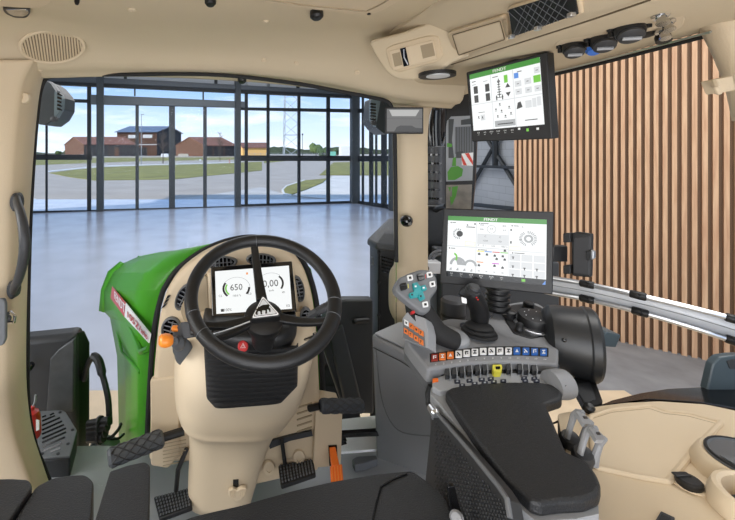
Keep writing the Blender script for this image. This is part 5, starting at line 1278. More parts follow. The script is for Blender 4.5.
# upper monitor
e2, pl, S = monitor('ceiling_monitor', 'upper monitor hanging below the overhead console', [(466, 72.3), (547, 51.6), (552.4, 138.8), (471.8, 141.8)], (1.12, .95, 1.12), [(469.7, 74.9), (539.8, 57), (545.3, 133), (474.3, 138)], None, None, th=.036)
bm = NB(); S.quad(bm, 0, 0, 1, .885, .001); sc = obj('screen', bm, SW, e2, smooth=False)
bm = NB(); S.quad(bm, 0, 0, 1, .075, .0014); obj('header_bar', bm, SG, sc, smooth=False)
bm = NB(); S.text(bm, 'FENDT', .46, .037, .062, .002, bold=.03); person_glyphs(S, bm, .03, .09, .04, .022, .035, 2); person_glyphs(S, bm, .16, .34, .04, .022, .04, 4); person_glyphs(S, bm, .60, .94, .037, .022, .04, 4); obj('header_icons', bm, WHITE, sc, smooth=False)
bm = NB()
for i in range(6): S.text(bm, ('0.0', '0.0', '00.0', '0.00', '0.0', '0.0')[i], .08+.10*i, .925, .03, .002); S.text(bm, 'km', .08+.10*i, .955, .02, .002)
S.quad(bm, .66, .90, .69, .93, .002); S.quad(bm, .90, .92, .93, .95, .002); obj('status_readouts', bm, WHITE, sc, smooth=False)
bm = NB(); S.quad(bm, .77, .92, .80, .96, .002); obj('status_green', bm, SLG, sc, smooth=False)
bm = NB()
S.quad(bm, .315, .08, .325, .88, .0012); S.quad(bm, .635, .08, .645, .88, .0012); S.quad(bm, 0, .475, 1, .487, .0012)
for u, v in ((.66, .25), (.79, .24), (.66, .36), (.79, .36), (.91, .36)): S.quad(bm, u, v, u+.085, v+.08, .0014)
for u, v, w_, h_ in ((.13, .65, .07, .09), (.78, .54, .08, .10), (.87, .52, .05, .12), (.93, .51, .05, .12), (.92, .12, .07, .08)): S.quad(bm, u, v, u+w_, v+h_, .0014)
obj('softkeys', bm, SL, sc, smooth=False)
bm = NB(); S.quad(bm, .34, .77, .63, .86, .0014); obj('grey_key', bm, SM, sc, smooth=False)
bm = NB()
for u in (.04, .22):
    for v in (.20, .34): S.quad(bm, u+.012, v, u+.075, v+.115, .0015)
S.quad(bm, .03, .17, .09, .175, .0015); S.quad(bm, .21, .15, .27, .155, .0015)
for u, v in ((.56, .27),): S.poly(bm, [(u-.035, v+.04), (u, v-.02), (u+.035, v+.04)], .0016)
S.poly(bm, [(.525, .38), (.595, .38), (.56, .44)], .0016)
for k in range(6): S.quad(bm, .435-.02*(1 if k < 4 else 1.4), .20+.037*k, .435+.02*(1 if k < 4 else 1.4), .212+.037*k, .0016)
S.quad(bm, .43, .16, .44, .43, .0016); S.quad(bm, .385, .40, .40, .47, .0016); S.quad(bm, .47, .40, .485, .47, .0016); S.quad(bm, .38, .428, .49, .438, .0016)
S.arc(bm, .435, .20, .02, .02, 0, 360, .4, .0017, n=12); 
for u, v in ((.10, .68), (.16, .69), (.43, .53), (.37, .60), (.45, .63), (.56, .59), (.39, .70), (.50, .71), (.58, .68)): S.quad(bm, u-.009, v-.012, u+.009, v+.012, .0018); S.quad(bm, u-.016, v+.022, u+.016, v+.028, .0018)
S.poly(bm, [(.66, .64), (.68, .55), (.72, .54), (.74, .62)], .0016); S.quad(bm, .76, .80, .92, .812, .0016); S.quad(bm, .70, .12, .76, .13, .0016); S.quad(bm, .03, .12, .09, .13, .0016); S.quad(bm, .35, .12, .43, .13, .0016); S.quad(bm, .10, .61, .20, .618, .0016); S.quad(bm, .38, .815, .60, .83, .0018)
for u, v in ((.70, .29), (.83, .28), (.70, .40), (.83, .40), (.95, .40), (.955, .16)): S.quad(bm, u-.014, v-.004, u+.014, v+.004, .0019)
obj('dark_icons', bm, SD, sc, smooth=False)
bm = NB(); S.quad(bm, .515, .13, .565, .24, .0015); S.quad(bm, .905, .225, .995, .32, .0015); obj('green_keys', bm, SLG, sc, smooth=False)
bm = NB(); S.quad(bm, .655, .135, .715, .21, .0015); obj('blue_tile', bm, SB, sc, smooth=False)
bm = NB(); box(bm, P(530, 60, 1.03)+V((0, .04, .03)), (.05, .05, .08)); obj('ceiling_mount', bm, BLACK, e2, bevel=.006)
# phone holder
e = thing('phone_holder', 'black phone holder clipped to the right edge of the lower monitor', 'phone holder', P(575, 278, 1.14))
pl = plane3(P(566, 236, 1.14), P(591, 233, 1.09), P(566, 276, 1.14))
bm = NB(); pxprism(bm, pl, [(571, 233), (577, 232), (591.5, 234), (590.5, 277.5), (572, 276)], .016, 2); obj('cradle', bm, BLACK, e, bevel=.003)
bm = NB(); pxprism(bm, off(pl, .003), [(574, 238), (589.5, 236), (589, 275), (573, 273)], .004, 1.5); obj('cradle_pad', bm, mat('holder_grey', (48, 48, 50), .5), e, bevel=.001)
bm = NB(); pxprism(bm, ypl(1.15), [(553, 246), (568, 246), (568, 262), (553, 262)], .02); obj('arm', bm, BLACK, e, bevel=.003)
for i, (y0, y1) in enumerate(((233.5, 242.5), (265.5, 274))):
    bm = NB(); pxprism(bm, off(pl, .012), [(563, y0), (570, y0-.5), (570.5, y1), (563, y1)], .02, 1); obj('clamp_jaw', bm, BLACK, e, bevel=.003)
bm = NB(); pxprism(bm, off(pl, .010), [(586, 251), (591, 251), (591, 260.5), (586, 260.5)], .02, .8); obj('right_jaw', bm, BLACK, e, bevel=.002)
bm = NB(); pxprism(bm, off(pl, .006), [(591, 250), (593.5, 251.5), (593.5, 258.5), (591, 260)], .014); obj('release_clip', bm, SILVER, e, bevel=.001)
# ================================================================== BLACK DRUM AND STRAP
e = thing('work_drum', 'large black round drum shaped housing right of the rotary controller', 'housing', P(580, 382, 1.2))
ax = V((.88, -.47, .0)).normalized(); c = P(549, 337, 1.22)
bm = NB(); lathe(bm, [(.05, -.02), (.080, -.012), (.093, .0), (.097, .02), (.100, .080), (.104, .084), (.104, .102), (.097, .110), (.06, .112), (0, .112)], c, ax, 48, xdir=(0, 0, 1), sx=1.0); obj('drum_body', bm, mat('drum_black', (36, 37, 38), .4), e)
bm = NB(); bmesh.ops.create_uvsphere(bm, u_segments=10, v_segments=8, radius=.006, matrix=Matrix.Translation(P(564, 340, 1.075))); obj('drum_screw', bm, GLOSSBLACK, e)
bm = NB(); pxprism(bm, plane3(P(570, 382, 1.12), P(595, 380, 1.14), P(580, 405, 1.02)), [(569, 377), (594, 377), (603, 402), (587, 409)], .02, 1.5); obj('support_strap', bm, BLACK, e, bevel=.003)
bm = NB(); pxprism(bm, plane3(P(570, 382, 1.117), P(595, 380, 1.137), P(580, 405, 1.017)), [(573, 384), (590, 382), (596, 399), (585, 403)], .004, 1.5); obj('strap_inset', bm, DGREY, e, bevel=.001)
bm = NB(); lathe(bm, [(.012, -.004), (.012, .01), (.006, .016), (0, .016)], P(588, 409, 1.0), V((0, -.5, 1)), 12); obj('strap_joint', bm, BLACK, e)
e = thing('release_lever', 'small grey wedge lever sticking out behind the black drum', 'lever', P(612, 345, 1.3))
bm = NB(); loft(bm, [[P(600, 338, 1.32), P(602, 334, 1.32), P(606, 346, 1.32), P(600, 346, 1.32)], [P(604, 335, 1.27), P(621, 334, 1.22), P(614, 348.5, 1.22), P(605, 347.5, 1.27)]], closed=True, caps=True)
bm.free(); bm = NB(); pxprism(bm, ypl(1.28), [(600, 337), (607, 332), (621, 335), (616, 347.5), (602, 346.5)], .06, 1); obj('lever_wedge', bm, mat('lever_teal', (70, 82, 88), .35), e, bevel=.006)
# ================================================================== GREY SIDE CABINET
e = thing('side_cabinet', 'tall grey cabinet under the joystick console right of the pedals', 'cabinet', P(405, 470, 1.5))
ZT = 2.25; TP = zpl(ZT)
TL, TR, BL, BR = on(TP, 371, 334), on(TP, 440, 374), P(376, 459, 1.60), P(443, 483, 1.42)
back = [on(TP, 399, 321), on(TP, 452, 326)]
bm = NB()
vs = [TL, TR, BR, BL]; off_ = V((.14, .12, 0))
f = [bm.verts.new(p) for p in vs]; g = [bm.verts.new(p) for p in (back[0], V((.66, TR.y+.12, ZT)), BR+V((.15, .15, 0)), BL+V((.10, .15, 0)))]
bm.faces.new(f); bm.faces.new(g[::-1])
for i in range(4): bm.faces.new([f[i], g[i], g[(i+1) % 4], f[(i+1) % 4]])
obj('cabinet_body', bm, GREY, e, bevel=.012, seg=3)
bm = NB(); t2 = off(TP, .002); prism(bm, [on(t2, x, y) for x, y in rnd([(374, 334.5), (400, 323), (415, 330), (405, 349)], 2)], V((0, 0, .006))); obj('top_lid', bm, LGREY, e, bevel=.003)
bm = NB()
FPc = plane3(TL, TR, BL); fo = off(FPc, .0008)
tube(bm, [on(fo, 372, 347), on(fo, 400, 361), on(fo, 436, 384)], .0016, 5)
obj('lid_seam', bm, DGREY, e)
bm = NB(); tube(bm, [on(fo, x, y) for x, y in cr([(376, 350), (382, 400), (398, 430), (430, 436)], 6)], .0018, 5); obj('front_crease', bm, GREY2, e)
# ================================================================== CONTROL CONSOLE
e = thing('control_console', 'grey control console with a numbered row of square buttons', 'control console', P(480, 375, 1.15))
CP = plane3(P(430, 358, 1.10), P(549, 358, 1.10), P(527, 310, 1.32))
top = [(404, 338), (425, 324), (450, 318), (486, 321), (494, 312.5), (507, 303.5), (522, 301), (538, 303), (550, 311), (556, 325), (559, 345), (558.5, 365), (515, 361.5), (470, 363), (428, 369), (414, 352)]
bm = NB(); pxprism(bm, CP, rnd(top, 3), .045); obj('console_body', bm, GREY, e, bevel=.010, seg=3)
bm = NB(); pxprism(bm, off(CP, -.045), [(404, 345), (440, 330), (540, 320), (562, 345), (559, 372), (430, 378)], .05, 3); obj('console_base', bm, GREY2, e, bevel=.006)
BPp = off(CP, .0015)
btn = [(72, 108), (110, 103), (149, 97), (190, 92), (229, 87), (269, 82), (310, 78), (351, 77), (392, 76), (434, 76), (475, 76), (519, 77), (562, 79), (606, 82)]
btn = [(420+x/4.9, 335+y/4.9) for x, y in btn]
bm = NB(); up_ = [(x, y-4.4) for x, y in btn]; dn = [(x, y+4.6) for x, y in btn][::-1]
pts = [(btn[0][0]-5, btn[0][1]-3.6)]+up_+[(btn[-1][0]+5, btn[-1][1]-4)]+[(btn[-1][0]+4.8, btn[-1][1]+4.6)]+dn+[(btn[0][0]-4.6, btn[0][1]+5)]
pxprism(bm, BPp, pts, .004); obj('button_strip', bm, BLACK, e, bevel=.001)
cols = [DRED, ORANGEB, ORANGEB]+[WHITE]*7+[BLUEB]*4
for i, (x, y) in enumerate(btn):
    sk = -.06*(1-i/6) if i < 6 else 0
    q = [(x-3.4, y-3.2-3.4*sk), (x+3.3, y-3.2+3.4*sk), (x+3.4, y+3.3+3.4*sk), (x-3.3, y+3.3-3.4*sk)]
    bm = NB(); pxprism(bm, off(BPp, .0035), q, .0035, .8); b_ = obj('square_button', bm, cols[i], e, bevel=.0006)
    fb_ = Face(off(BPp, .0038), *q); bm = NB(); dk = cols[i] is WHITE
    if i % 4 == 0: fb_.quad(bm, .25, .25, .4, .75, .0003); fb_.quad(bm, .4, .25, .75, .38, .0003); fb_.quad(bm, .5, .5, .75, .62, .0003)
    elif i % 4 == 1: fb_.quad(bm, .25, .22, .75, .36, .0003); fb_.quad(bm, .25, .64, .75, .78, .0003); fb_.quad(bm, .43, .36, .57, .64, .0003)
    elif i % 4 == 2: fb_.poly(bm, [(.25, .75), (.5, .25), (.75, .75)], .0003)
    else: fb_.poly(bm, [(.22, .3), (.35, .2), (.78, .7), (.65, .8)], .0003); fb_.quad(bm, .2, .6, .4, .78, .0003)
    obj('button_icon', bm, GLOSSBLACK if dk else WHITE, b_, smooth=False)
bm = NB()
a0 = on(CP, 480, 366)
for i, (x, y) in enumerate(btn):
    o = on(off(CP, .0012), x+1.2, y+7.6); u = (on(CP, x+1, y+7)-on(CP, x, y+7)).normalized()*.0085; v = (on(CP, x, y+6)-on(CP, x, y+7)).normalized()*.0095
    put_text(bm, str(i+1), o, u, v)
obj('button_numbers', bm, WHITE, e, smooth=False)
# rotary controller island
bm = NB(); pxprism(bm, off(CP, .004), [(501, 309), (512, 304.5), (530, 303), (543, 308), (549, 322), (546, 335), (531, 338), (514, 333), (505, 320)], .006, 3); isl = obj('dark_island', bm, BLACK, e, bevel=.002)
q = on(off(CP, .004), 533, 325)
bm = NB(); lathe(bm, [(.052, 0), (.052, .004), (.047, .006), (0, .006)], q, CP[1], 36); obj('ring', bm, SILVER, e)
bm = NB(); lathe(bm, [(.043, .004), (.044, .024), (.041, .032), (.032, .034), (0, .034)], q, CP[1], 36); kn = obj('rotary_knob', bm, BLACK, e)
x_, y_, z_ = frame_of(CP[1]); bm = NB()
for k in range(8):
    a = k*pi/4; lathe(bm, [(.0015, .034), (.0015, .035), (0, .035)], q+(x_*cos(a)+y_*sin(a))*.026, CP[1], 6)
obj('knob_marks', bm, WHITE, kn)
for px, py, r in ((509.5, 317, .018), (528, 308, .016), (519, 330, .010)):
    bm = NB(); lathe(bm, [(r*1.15, 0), (r*1.15, .004), (r, .006), (r*.95, .02), (r*.7, .023), (0, .023)], on(off(CP, .004), px, py), CP[1], 20); obj('small_knob', bm, BLACK, e)
bm = NB(); q = on(off(CP, .001), 467, 327); lathe(bm, [(.02, 0), (.02, .002), (0, .002)], q, CP[1], 24); ov = obj('oval_switch', bm, mat('navy_plastic', (32, 36, 52), .4), e)
bm = NB(); box(bm, q+V((-.006, 0, .003)), (.006, .014, .001)); obj('switch_mark', bm, YELLOW, ov)
# paddle row
PL2 = off(CP, -.012)
bm = NB(); pxprism(bm, off(PL2, -.012), [(440, 371), (480, 364), (520, 362), (552, 367), (552, 380), (515, 378), (480, 379), (445, 386)], .03, 2); obj('paddle_bed', bm, BLACK, e, bevel=.003)
pads = [(135, 184), (168, 180), (206, 176), (242, 171), (282, 166), (318, 163), (435, 160), (490, 160), (520, 162), (560, 164)]
for x, y in pads:
    x = 420+x/4.9; y = 335+y/4.9
    bm = NB(); pxprism(bm, off(PL2, .006), [(x-2.6, y-4), (x+1.6, y-4.6), (x+2.4, y+2.0), (x-1.8, y+2.6)], .018, .8); obj('paddle_switch', bm, DGREY, e, bevel=.0015)
    bm = NB(); pxprism(bm, off(PL2, .0075), [(x+1.8, y-4.4), (x+2.6, y-4.4), (x+3.5, y+3.4), (x+2.7, y+3.5)], .016); obj('paddle_edge', bm, LGREY, e, smooth=False)
bm = NB(); pxprism(bm, off(PL2, .010), [(492.5, 364.5), (501.5, 364.2), (502.5, 367.5), (501, 371), (495, 371.2), (493, 369)], .02, .8); yp = obj('yellow_paddle', bm, YELLOW, e, bevel=.0012)
bm = NB(); pxprism(bm, off(PL2, .0115), [(495.5, 366.5), (500, 366.3), (500.2, 368.8), (496, 369)], .001); obj('paddle_symbol', bm, GLOSSBLACK, yp, smooth=False)
# lower key strip
KS = off(CP, -.020)
bm = NB(); pxprism(bm, KS, [(433, 379), (445, 374.5), (455, 376), (480, 373.5), (515, 372.5), (548, 374), (556, 382), (548, 384), (515, 383), (482, 384), (449, 390), (440, 391), (432, 386)], .02, 2); obj('key_strip', bm, LGREY, e, bevel=.003)
for x, y in ((183, 216), (207, 234), (243, 211), (268, 226), (303, 206), (318, 222), (347, 202), (362, 217), (408, 213), (510, 199), (516, 213), (560, 201), (572, 213)):
    x = 420+x/4.9; y = 337.2+y/4.9
    bm = NB(); q = [(x-3, y-1.3), (x+2.8, y-1.6), (x+3.1, y+1.3), (x-2.7, y+1.6)]; pxprism(bm, off(KS, .003), q, .004, .5); k_ = obj('small_key', bm, MATS['navy_plastic'], e, bevel=.0004)
    bm = NB(); pxprism(bm, off(KS, .0034), [(x-1, y-.7), (x+1, y-.8), (x+1, y+.5), (x-1, y+.6)], .0006); obj('key_symbol', bm, SILVER, k_, smooth=False)
bm = NB(); pxprism(bm, off(KS, .004), [(432.5, 378.5), (438, 377.8), (438.5, 380.5), (433, 381.5)], .008, .6); obj('orange_key', bm, ORANGE2, e, bevel=.001)
bm = NB(); lathe(bm, [(.02, -.03), (.034, -.028), (.036, 0), (.034, .014), (.024, .020), (0, .021)], P(561, 384, 1.03), V((1, .12, 0)), 24, xdir=(0, 0, 1)); obj('end_knob', bm, GREY, e)
bm = NB(); lathe(bm, [(.004, 0), (.004, .003), (0, .003)], P(565, 386, 1.0), V((.3, -1, 0)), 10); obj('end_knob_mark', bm, DGREY, e)
# button block by the main joystick
e = thing('button_block', 'small grey block of eight orange and white buttons under the main joystick', 'button block', P(413, 347, 1.15))
OB = plane3(P(403, 320, 1.17), P(424, 331, 1.11), P(404, 338, 1.14))
bm = NB(); pxprism(bm, OB, [(402, 319), (407, 312), (425, 318), (428, 331), (428, 348.5), (402.5, 338.5)], .045, 1.2); obj('block_body', bm, LGREY, e, bevel=.005)
bm = NB(); pxprism(bm, off(OB, .001), [(402.8, 320), (424, 331.5), (425.3, 347.2), (403, 338)], .003, 1); obj('block_face', bm, GREY2, e)
o8 = [(406.2, 322.9), (411.2, 326.2), (416.2, 329.6), (421, 332.8), (405.8, 331.2), (410.6, 334.6), (415.8, 338.2), (420.8, 341.8)]
for i, (x, y) in enumerate(o8):
    q = [(x-2, y-3.9), (x+2, y-1.6), (x+2.2, y+3.7), (x-2, y+1.6)]
    bm = NB(); pxprism(bm, off(OB, .004), q, .004, .6); b_ = obj('square_button', bm, WHITE if i == 0 else ORANGEB, e, bevel=.0005)
    fb_ = Face(off(OB, .0043), *q); bm = NB()
    if i % 2: fb_.quad(bm, .3, .25, .7, .4, .0003); fb_.quad(bm, .3, .4, .45, .75, .0003)
    else: fb_.quad(bm, .3, .3, .7, .7, .0003)
    obj('button_icon', bm, BLACK, b_, smooth=False)
# main joystick
e = thing('multifunction_joystick', 'main joystick with a wide grey head and turquoise cross of buttons', 'joystick', P(440, 342, 1.16))
JP = plane3(P(400, 277, 1.19), P(437, 276, 1.21), P(423, 312, 1.13))
head = [(395, 286.5), (399.5, 277.5), (409, 273), (421, 269), (431, 270.2), (436.5, 277), (438.3, 288), (435, 293.5), (431, 298), (431.5, 309), (427, 313.5), (421, 311.5), (412, 304.5), (403, 297.5), (396.5, 291.5)]
bm = NB(); pxprism(bm, JP, rnd(head, 2.5), .028); obj('joystick_head', bm, mat('joy_grey', (112, 114, 117), .45, bump=.1), e, bevel=.006, seg=3)
bm = NB(); tube(bm, [P(*p) for p in cr([(414, 300, 1.20), (421, 310, 1.19), (428, 321, 1.175), (436, 331, 1.165), (447, 337.5, 1.15), (458, 342, 1.145)], 5)], [.020, .024, .028, .030, .031, .032, .033, .033, .034, .034, .034, .034, .033, .033, .032, .032, .031, .030, .030, .029, .028, .028, .027, .026, .024, .018], 18); obj('hand_rest', bm, RUBBER, e)
bm = NB(); lathe(bm, [(.046, 0), (.045, .008), (.038, .014), (.03, .016), (0, .016)], on(off(CP, .0), 452, 338), CP[1], 28); obj('base_collar', bm, LGREY, e)
bm = NB(); pxprism(bm, off(JP, -.03), [(409, 300), (420, 308), (424, 316), (416, 322), (411, 312)], .03, 1); obj('trigger_housing', bm, BLACK, e, bevel=.003)
bm = NB(); pxprism(bm, off(JP, -.012), [(412, 311), (414.5, 310.5), (415, 313), (412.5, 313.5)], .012); obj('red_trigger', bm, RED, e, smooth=False)
def jb(name, pts, m, h=.004, mi=1):
    bm = NB(); pxprism(bm, off(JP, h), pts, h+.001, mi); return obj(name, bm, m, e, bevel=.0008)
def J(x, y): return (390+x/5.778, 260+y/5.778)
for (x, y) in ((117, 102), (230, 84), (246, 138), (205, 256)):
    x, y = J(x, y); b_ = jb('white_button', [(x-3.1, y-2.4), (x+2.2, y-3.3), (x+3.2, y+2.2), (x-2, y+3.2)], WHITE)
    bm = NB(); pxprism(bm, off(JP, .0046), [(x-1.4, y-1), (x+1, y-1.4), (x+1.4, y+1), (x-.9, y+1.4)], .001); obj('button_icon', bm, BLACK, b_, smooth=False)
for (x, y) in ((80, 152), (180, 97)):
    x, y = J(x, y); b_ = jb('black_rocker', [(x-3.8, y-2.6), (x+2.4, y-4), (x+3.8, y+2.4), (x-2.2, y+4)], GLOSSBLACK, .006)
    bm = NB(); tube(bm, [on(off(JP, .0075), x-3, y-.3), on(off(JP, .0075), x+3, y-1)], .0012, 5); obj('rocker_ridge', bm, DGREY, b_)
    bm = NB(); pxprism(bm, off(JP, .001), [(x+3.9, y-2.5), (x+4.5, y-2.6), (x+5, y+1.6), (x+4.4, y+1.8)], .001); obj('side_mark', bm, RED if y < 279 else YELLOW, b_, smooth=False)
x0, y0 = J(162, 180)
jb('turquoise_plate', [J(*p) for p in ((130, 135), (158, 126), (172, 150), (205, 142), (216, 170), (190, 182), (205, 222), (178, 238), (162, 215), (122, 222), (108, 200), (140, 180))], TEAL, .004, .8)
for x, y in ((148, 152), (195, 160), (128, 200), (178, 208)):
    x, y = J(x, y); b_ = jb('turquoise_button', [(x-2.4, y-1.9), (x+1.9, y-2.6), (x+2.6, y+1.8), (x-1.7, y+2.6)], TEAL, .007)
    bm = NB(); pxprism(bm, off(JP, .0076), [(x-1, y-.6), (x+.8, y-.9), (x+1, y+.6), (x-.7, y+.9)], .001); obj('button_icon', bm, WHITE if y < 288 else BLACK, b_, smooth=False)
# second joystick
e = thing('cross_lever_joystick', 'smaller black joystick with a round thumb knob and ribbed gaiter', 'joystick', P(478, 333, 1.22))
bq = on(off(CP, .001), 479, 334)
bm = NB(); lathe(bm, [(.048, 0), (.048, .006), (.040, .009), (.044, .013), (.040, .018), (.034, .020), (.038, .024), (.033, .029), (.026, .032), (0, .033)], bq, V((0, 0, 1)), 28); obj('gaiter', bm, RUBBER, e, ang=25)
bm = NB(); gp = cr([(479, 330, 1.22), (479.5, 318, 1.215), (478.5, 308, 1.21), (474, 299, 1.205), (470, 292, 1.20), (467.5, 288, 1.20)], 5)
n = len(gp)-1; tube(bm, [P(*p) for p in gp], [(.022+.010*(i/n)**.8 if i < n-3 else (.032, .028, .022, .012)[min(3, max(0, i-(n-3)))]) for i in range(n+1)], 18); obj('grip', bm, BLACK, e)
bm = NB(); ax = V((.15, -.5, 1)).normalized(); q = P(472.5, 291, 1.185); lathe(bm, [(.020, -.006), (.020, .004), (.016, .006), (.017, .014), (.013, .019), (0, .020)], q, ax, 22); obj('thumb_knob', bm, DGREY, e)
bm = NB(); pxprism(bm, plane3(P(461, 297, 1.175), P(467, 299, 1.17), P(461, 304, 1.172)), [(461.5, 297), (466.5, 298.5), (467, 303.8), (462.3, 303)], .006, .8); obj('white_button', bm, WHITE, e, bevel=.0008)
bm = NB(); q = P(476.5, 297.5, 1.165); box(bm, q, (.004, .002, .003)); box(bm, q+V((.004, 0, -.006)), (.004, .002, .003)); obj('indicator', bm, RED, e)
# ================================================================== ARMREST
e = thing('armrest', 'long black padded armrest with grey rim beside the control console', 'armrest', P(530, 500, .85))
Z0 = 2.305; AP = zpl(Z0)
pad = [(444.5, 391), (452, 386.5), (481, 382.8), (512, 381.3), (540, 381.8), (552, 384), (561.5, 390.5), (562, 398.5), (550.5, 402), (546, 404), (556, 428), (566, 451), (580, 457.5), (590.5, 464.5), (597, 474), (601, 484), (599, 493), (585, 499), (560, 500.5), (541, 503), (530, 499.5), (505, 477), (484, 449), (458, 413)]
bm = NB(); pxprism(bm, AP, rnd(pad, 3), .026); obj('arm_pad', bm, LEATHER, e, bevel=.012, seg=4)
rim = [(431, 388), (442, 384), (452, 388), (470, 425), (500, 466), (538, 511), (560, 508), (598, 503), (599, 514), (575, 519), (536, 521), (520, 508), (478, 454), (440, 404), (430, 394)]
bm = NB(); pxprism(bm, zpl(Z0-.024), rnd(rim, 1.5), .022); obj('grey_rim', bm, LGREY, e, bevel=.004)
bm = NB(); pxprism(bm, zpl(Z0-.045), [(430, 394), (446, 392), (545, 395), (545, 410), (560, 450), (583, 470), (593, 500), (593, 560), (528, 560), (516, 520), (470, 450), (432, 402)], .3, 2); obj('support_beam', bm, BLACK, e, bevel=.006)
SP = plane3(P(437, 413, .975), P(500, 495, .69), P(430, 475, .93))
sp_out = [(431.5, 420), (434, 413.5), (438, 413), (470, 450), (500, 486), (509, 500), (512, 520), (512, 575), (424, 575), (425.5, 478)]
bm = NB(); pxprism(bm, SP, sp_out, .02, 2); obj('textured_panel', bm, EXTGREY, e, bevel=.004)
bm = NB(); s1 = off(SP, .0015)
inside = lambda x, y: (x > 434 and x < 508 and y > 424+(x-438)*1.24 and x < 506)
for j in range(40):
    for i in range(26):
        x = 432+i*3.2+(1.6 if j % 2 else 0); y = 418+j*3.9+.35*(x-430)*.5
        if inside(x, y) and y < 535: c_ = on(s1, x, y); lathe(bm, [(.003, -.001), (.003, .0005), (.0015, .0012), (0, .0012)], c_, SP[1], 4)
obj("panel_texture", bm, EXTGREY, e, smooth=False)
bm = NB(); tube(bm, [on(off(SP, .003), x, y) for x, y in ((432.5, 418), (435, 414.5), (438.5, 415), (470, 451.5), (499, 487), (507, 499), (510, 518))], .0045, 8); obj('panel_rim', bm, GREY2, e)
bm = NB(); lathe(bm, [(.010, .02), (.011, -.002), (.007, -.008), (0, -.008)], P(435, 413, .97), V((0, 1, 0)), 14); obj('hinge_bolt', bm, SILVER, e)
bm = NB(); tube(bm, [P(431, 386, 1.06), P(428.5, 394, 1.06), P(429, 404, 1.05), P(433, 411, 1.03)], .009, 8); obj('hinge_arm', bm, BLACK, e)
# grey loop levers to the right of the armrest
for i, (dx, dy, lb) in enumerate(((0, 0, 'rear grey looped lever nearer the black drum beside the armrest'), (13.0, 16.0, 'front grey looped lever beside the wide part of the armrest'))):
    e = thing('loop_lever', lb, 'lever', P(572+dx, 440+dy, .87-.06*i), 'grey looped levers beside the armrest')
    D = .87-.06*i; bm = NB()
    tube(bm, [P(x+dx, y+dy, D+dd) for x, y, dd in ((567, 438, 0), (570.5, 426, 0), (574, 415, .01), (577.5, 412.5, .01), (583, 413.5, .0))], [.006, .006, .007, .008, .008], 8, flat=.8)
    tube(bm, [P(x+dx, y+dy, D+dd) for x, y, dd in ((590, 422, -.01), (586.5, 428, 0), (583, 438, 0), (581, 450, 0))], [.008, .007, .0075, .008], 8, flat=.8)
    obj('lever_arm', bm, GREY, e)
    bm = NB(); pl = plane3(P(578+dx, 411+dy, D), P(590+dx, 421+dy, D-.02), P(580+dx, 418+dy, D-.03)); pxprism(bm, pl, [(576+dx, 411.2+dy), (582.5+dx, 411.5+dy), (592+dx, 421+dy), (591+dx, 424+dy), (584+dx, 424+dy)], .008, 1); obj('lever_head', bm, LGREY, e, bevel=.002)
    bm = NB(); pxprism(bm, off(pl, .001), [(583+dx, 416+dy), (586.5+dx, 416+dy), (588+dx, 418.5+dy), (584.5+dx, 418.5+dy)], .001); obj('lever_symbol', bm, BLACK, e, smooth=False)
    bm = NB(); lathe(bm, [(.018, -.02), (.020, 0), (.016, .012), (0, .014)], P(570+dx, 440+dy, D+.01), V((-.2, -.4, 1)), 16); obj('lever_boot', bm, DGREY, e)
# ================================================================== BEIGE SIDE CONSOLE
ZS = 2.25; BS = zpl(ZS)
e = thing('side_console', 'wide beige side console under the right window with cup holders', 'side console', P(670, 470, .8))
outl = [(557, 414), (575, 410.5), (600, 406), (624.6, 402.8), (659, 401.2), (705.5, 404.3), (735, 410.5), (790, 425), (900, 560), (598, 560), (598, 500), (588, 470), (565, 452)]
bm = NB(); pxprism(bm, BS, rnd(outl, 4), .22); obj('console_top', bm, BEIGE, e, bevel=.018, seg=4)
lid = rnd([(590, 417, 3), (612, 410), (634, 407.8), (650, 406), (666, 411.5), (690, 414), (721, 422.5, 2), (692, 453), (668, 482, 3), (640, 477.5), (595, 467.5, 3)], 3)
bm = NB(); pxprism(bm, off(BS, .003), lid, .006); li = obj('storage_lid', bm, BEIGE2, e, bevel=.002)
bm = NB(); tube(bm, [on(off(BS, .0018), x, y) for x, y in lid], .006, 8, closed=True); obj('lid_rim', bm, BEIGE, e)
lid2 = [(630+(x-650)*.955+19, 441+(y-441)*.93) for x, y in lid]
bm = NB(); tube(bm, [on(off(BS, .0032), x, y) for x, y in lid2], .0008, 5, closed=True); obj('lid_groove', bm, SLOT, li)
q = on(BS, 690, 484); bm = NB(); lathe(bm, [(.030, 0), (.030, .003), (.024, .005), (0, .005)], q, (0, 0, 1), 28); obj('socket_ring', bm, BEIGE2, e)
bm = NB(); q = on(off(BS, .006), 689, 484); lathe(bm, [(.018, -.004), (.020, .002), (.020, .008), (.017, .011), (0, .012)], q, (0, 0, 1), 24); cp_ = obj('socket_cap', bm, BLACK, e)
bm = NB(); box(bm, q+V((-.006, .008, .012)), (.030, .012, .004)); obj('cap_tab', bm, BLACK, cp_, bevel=.002)
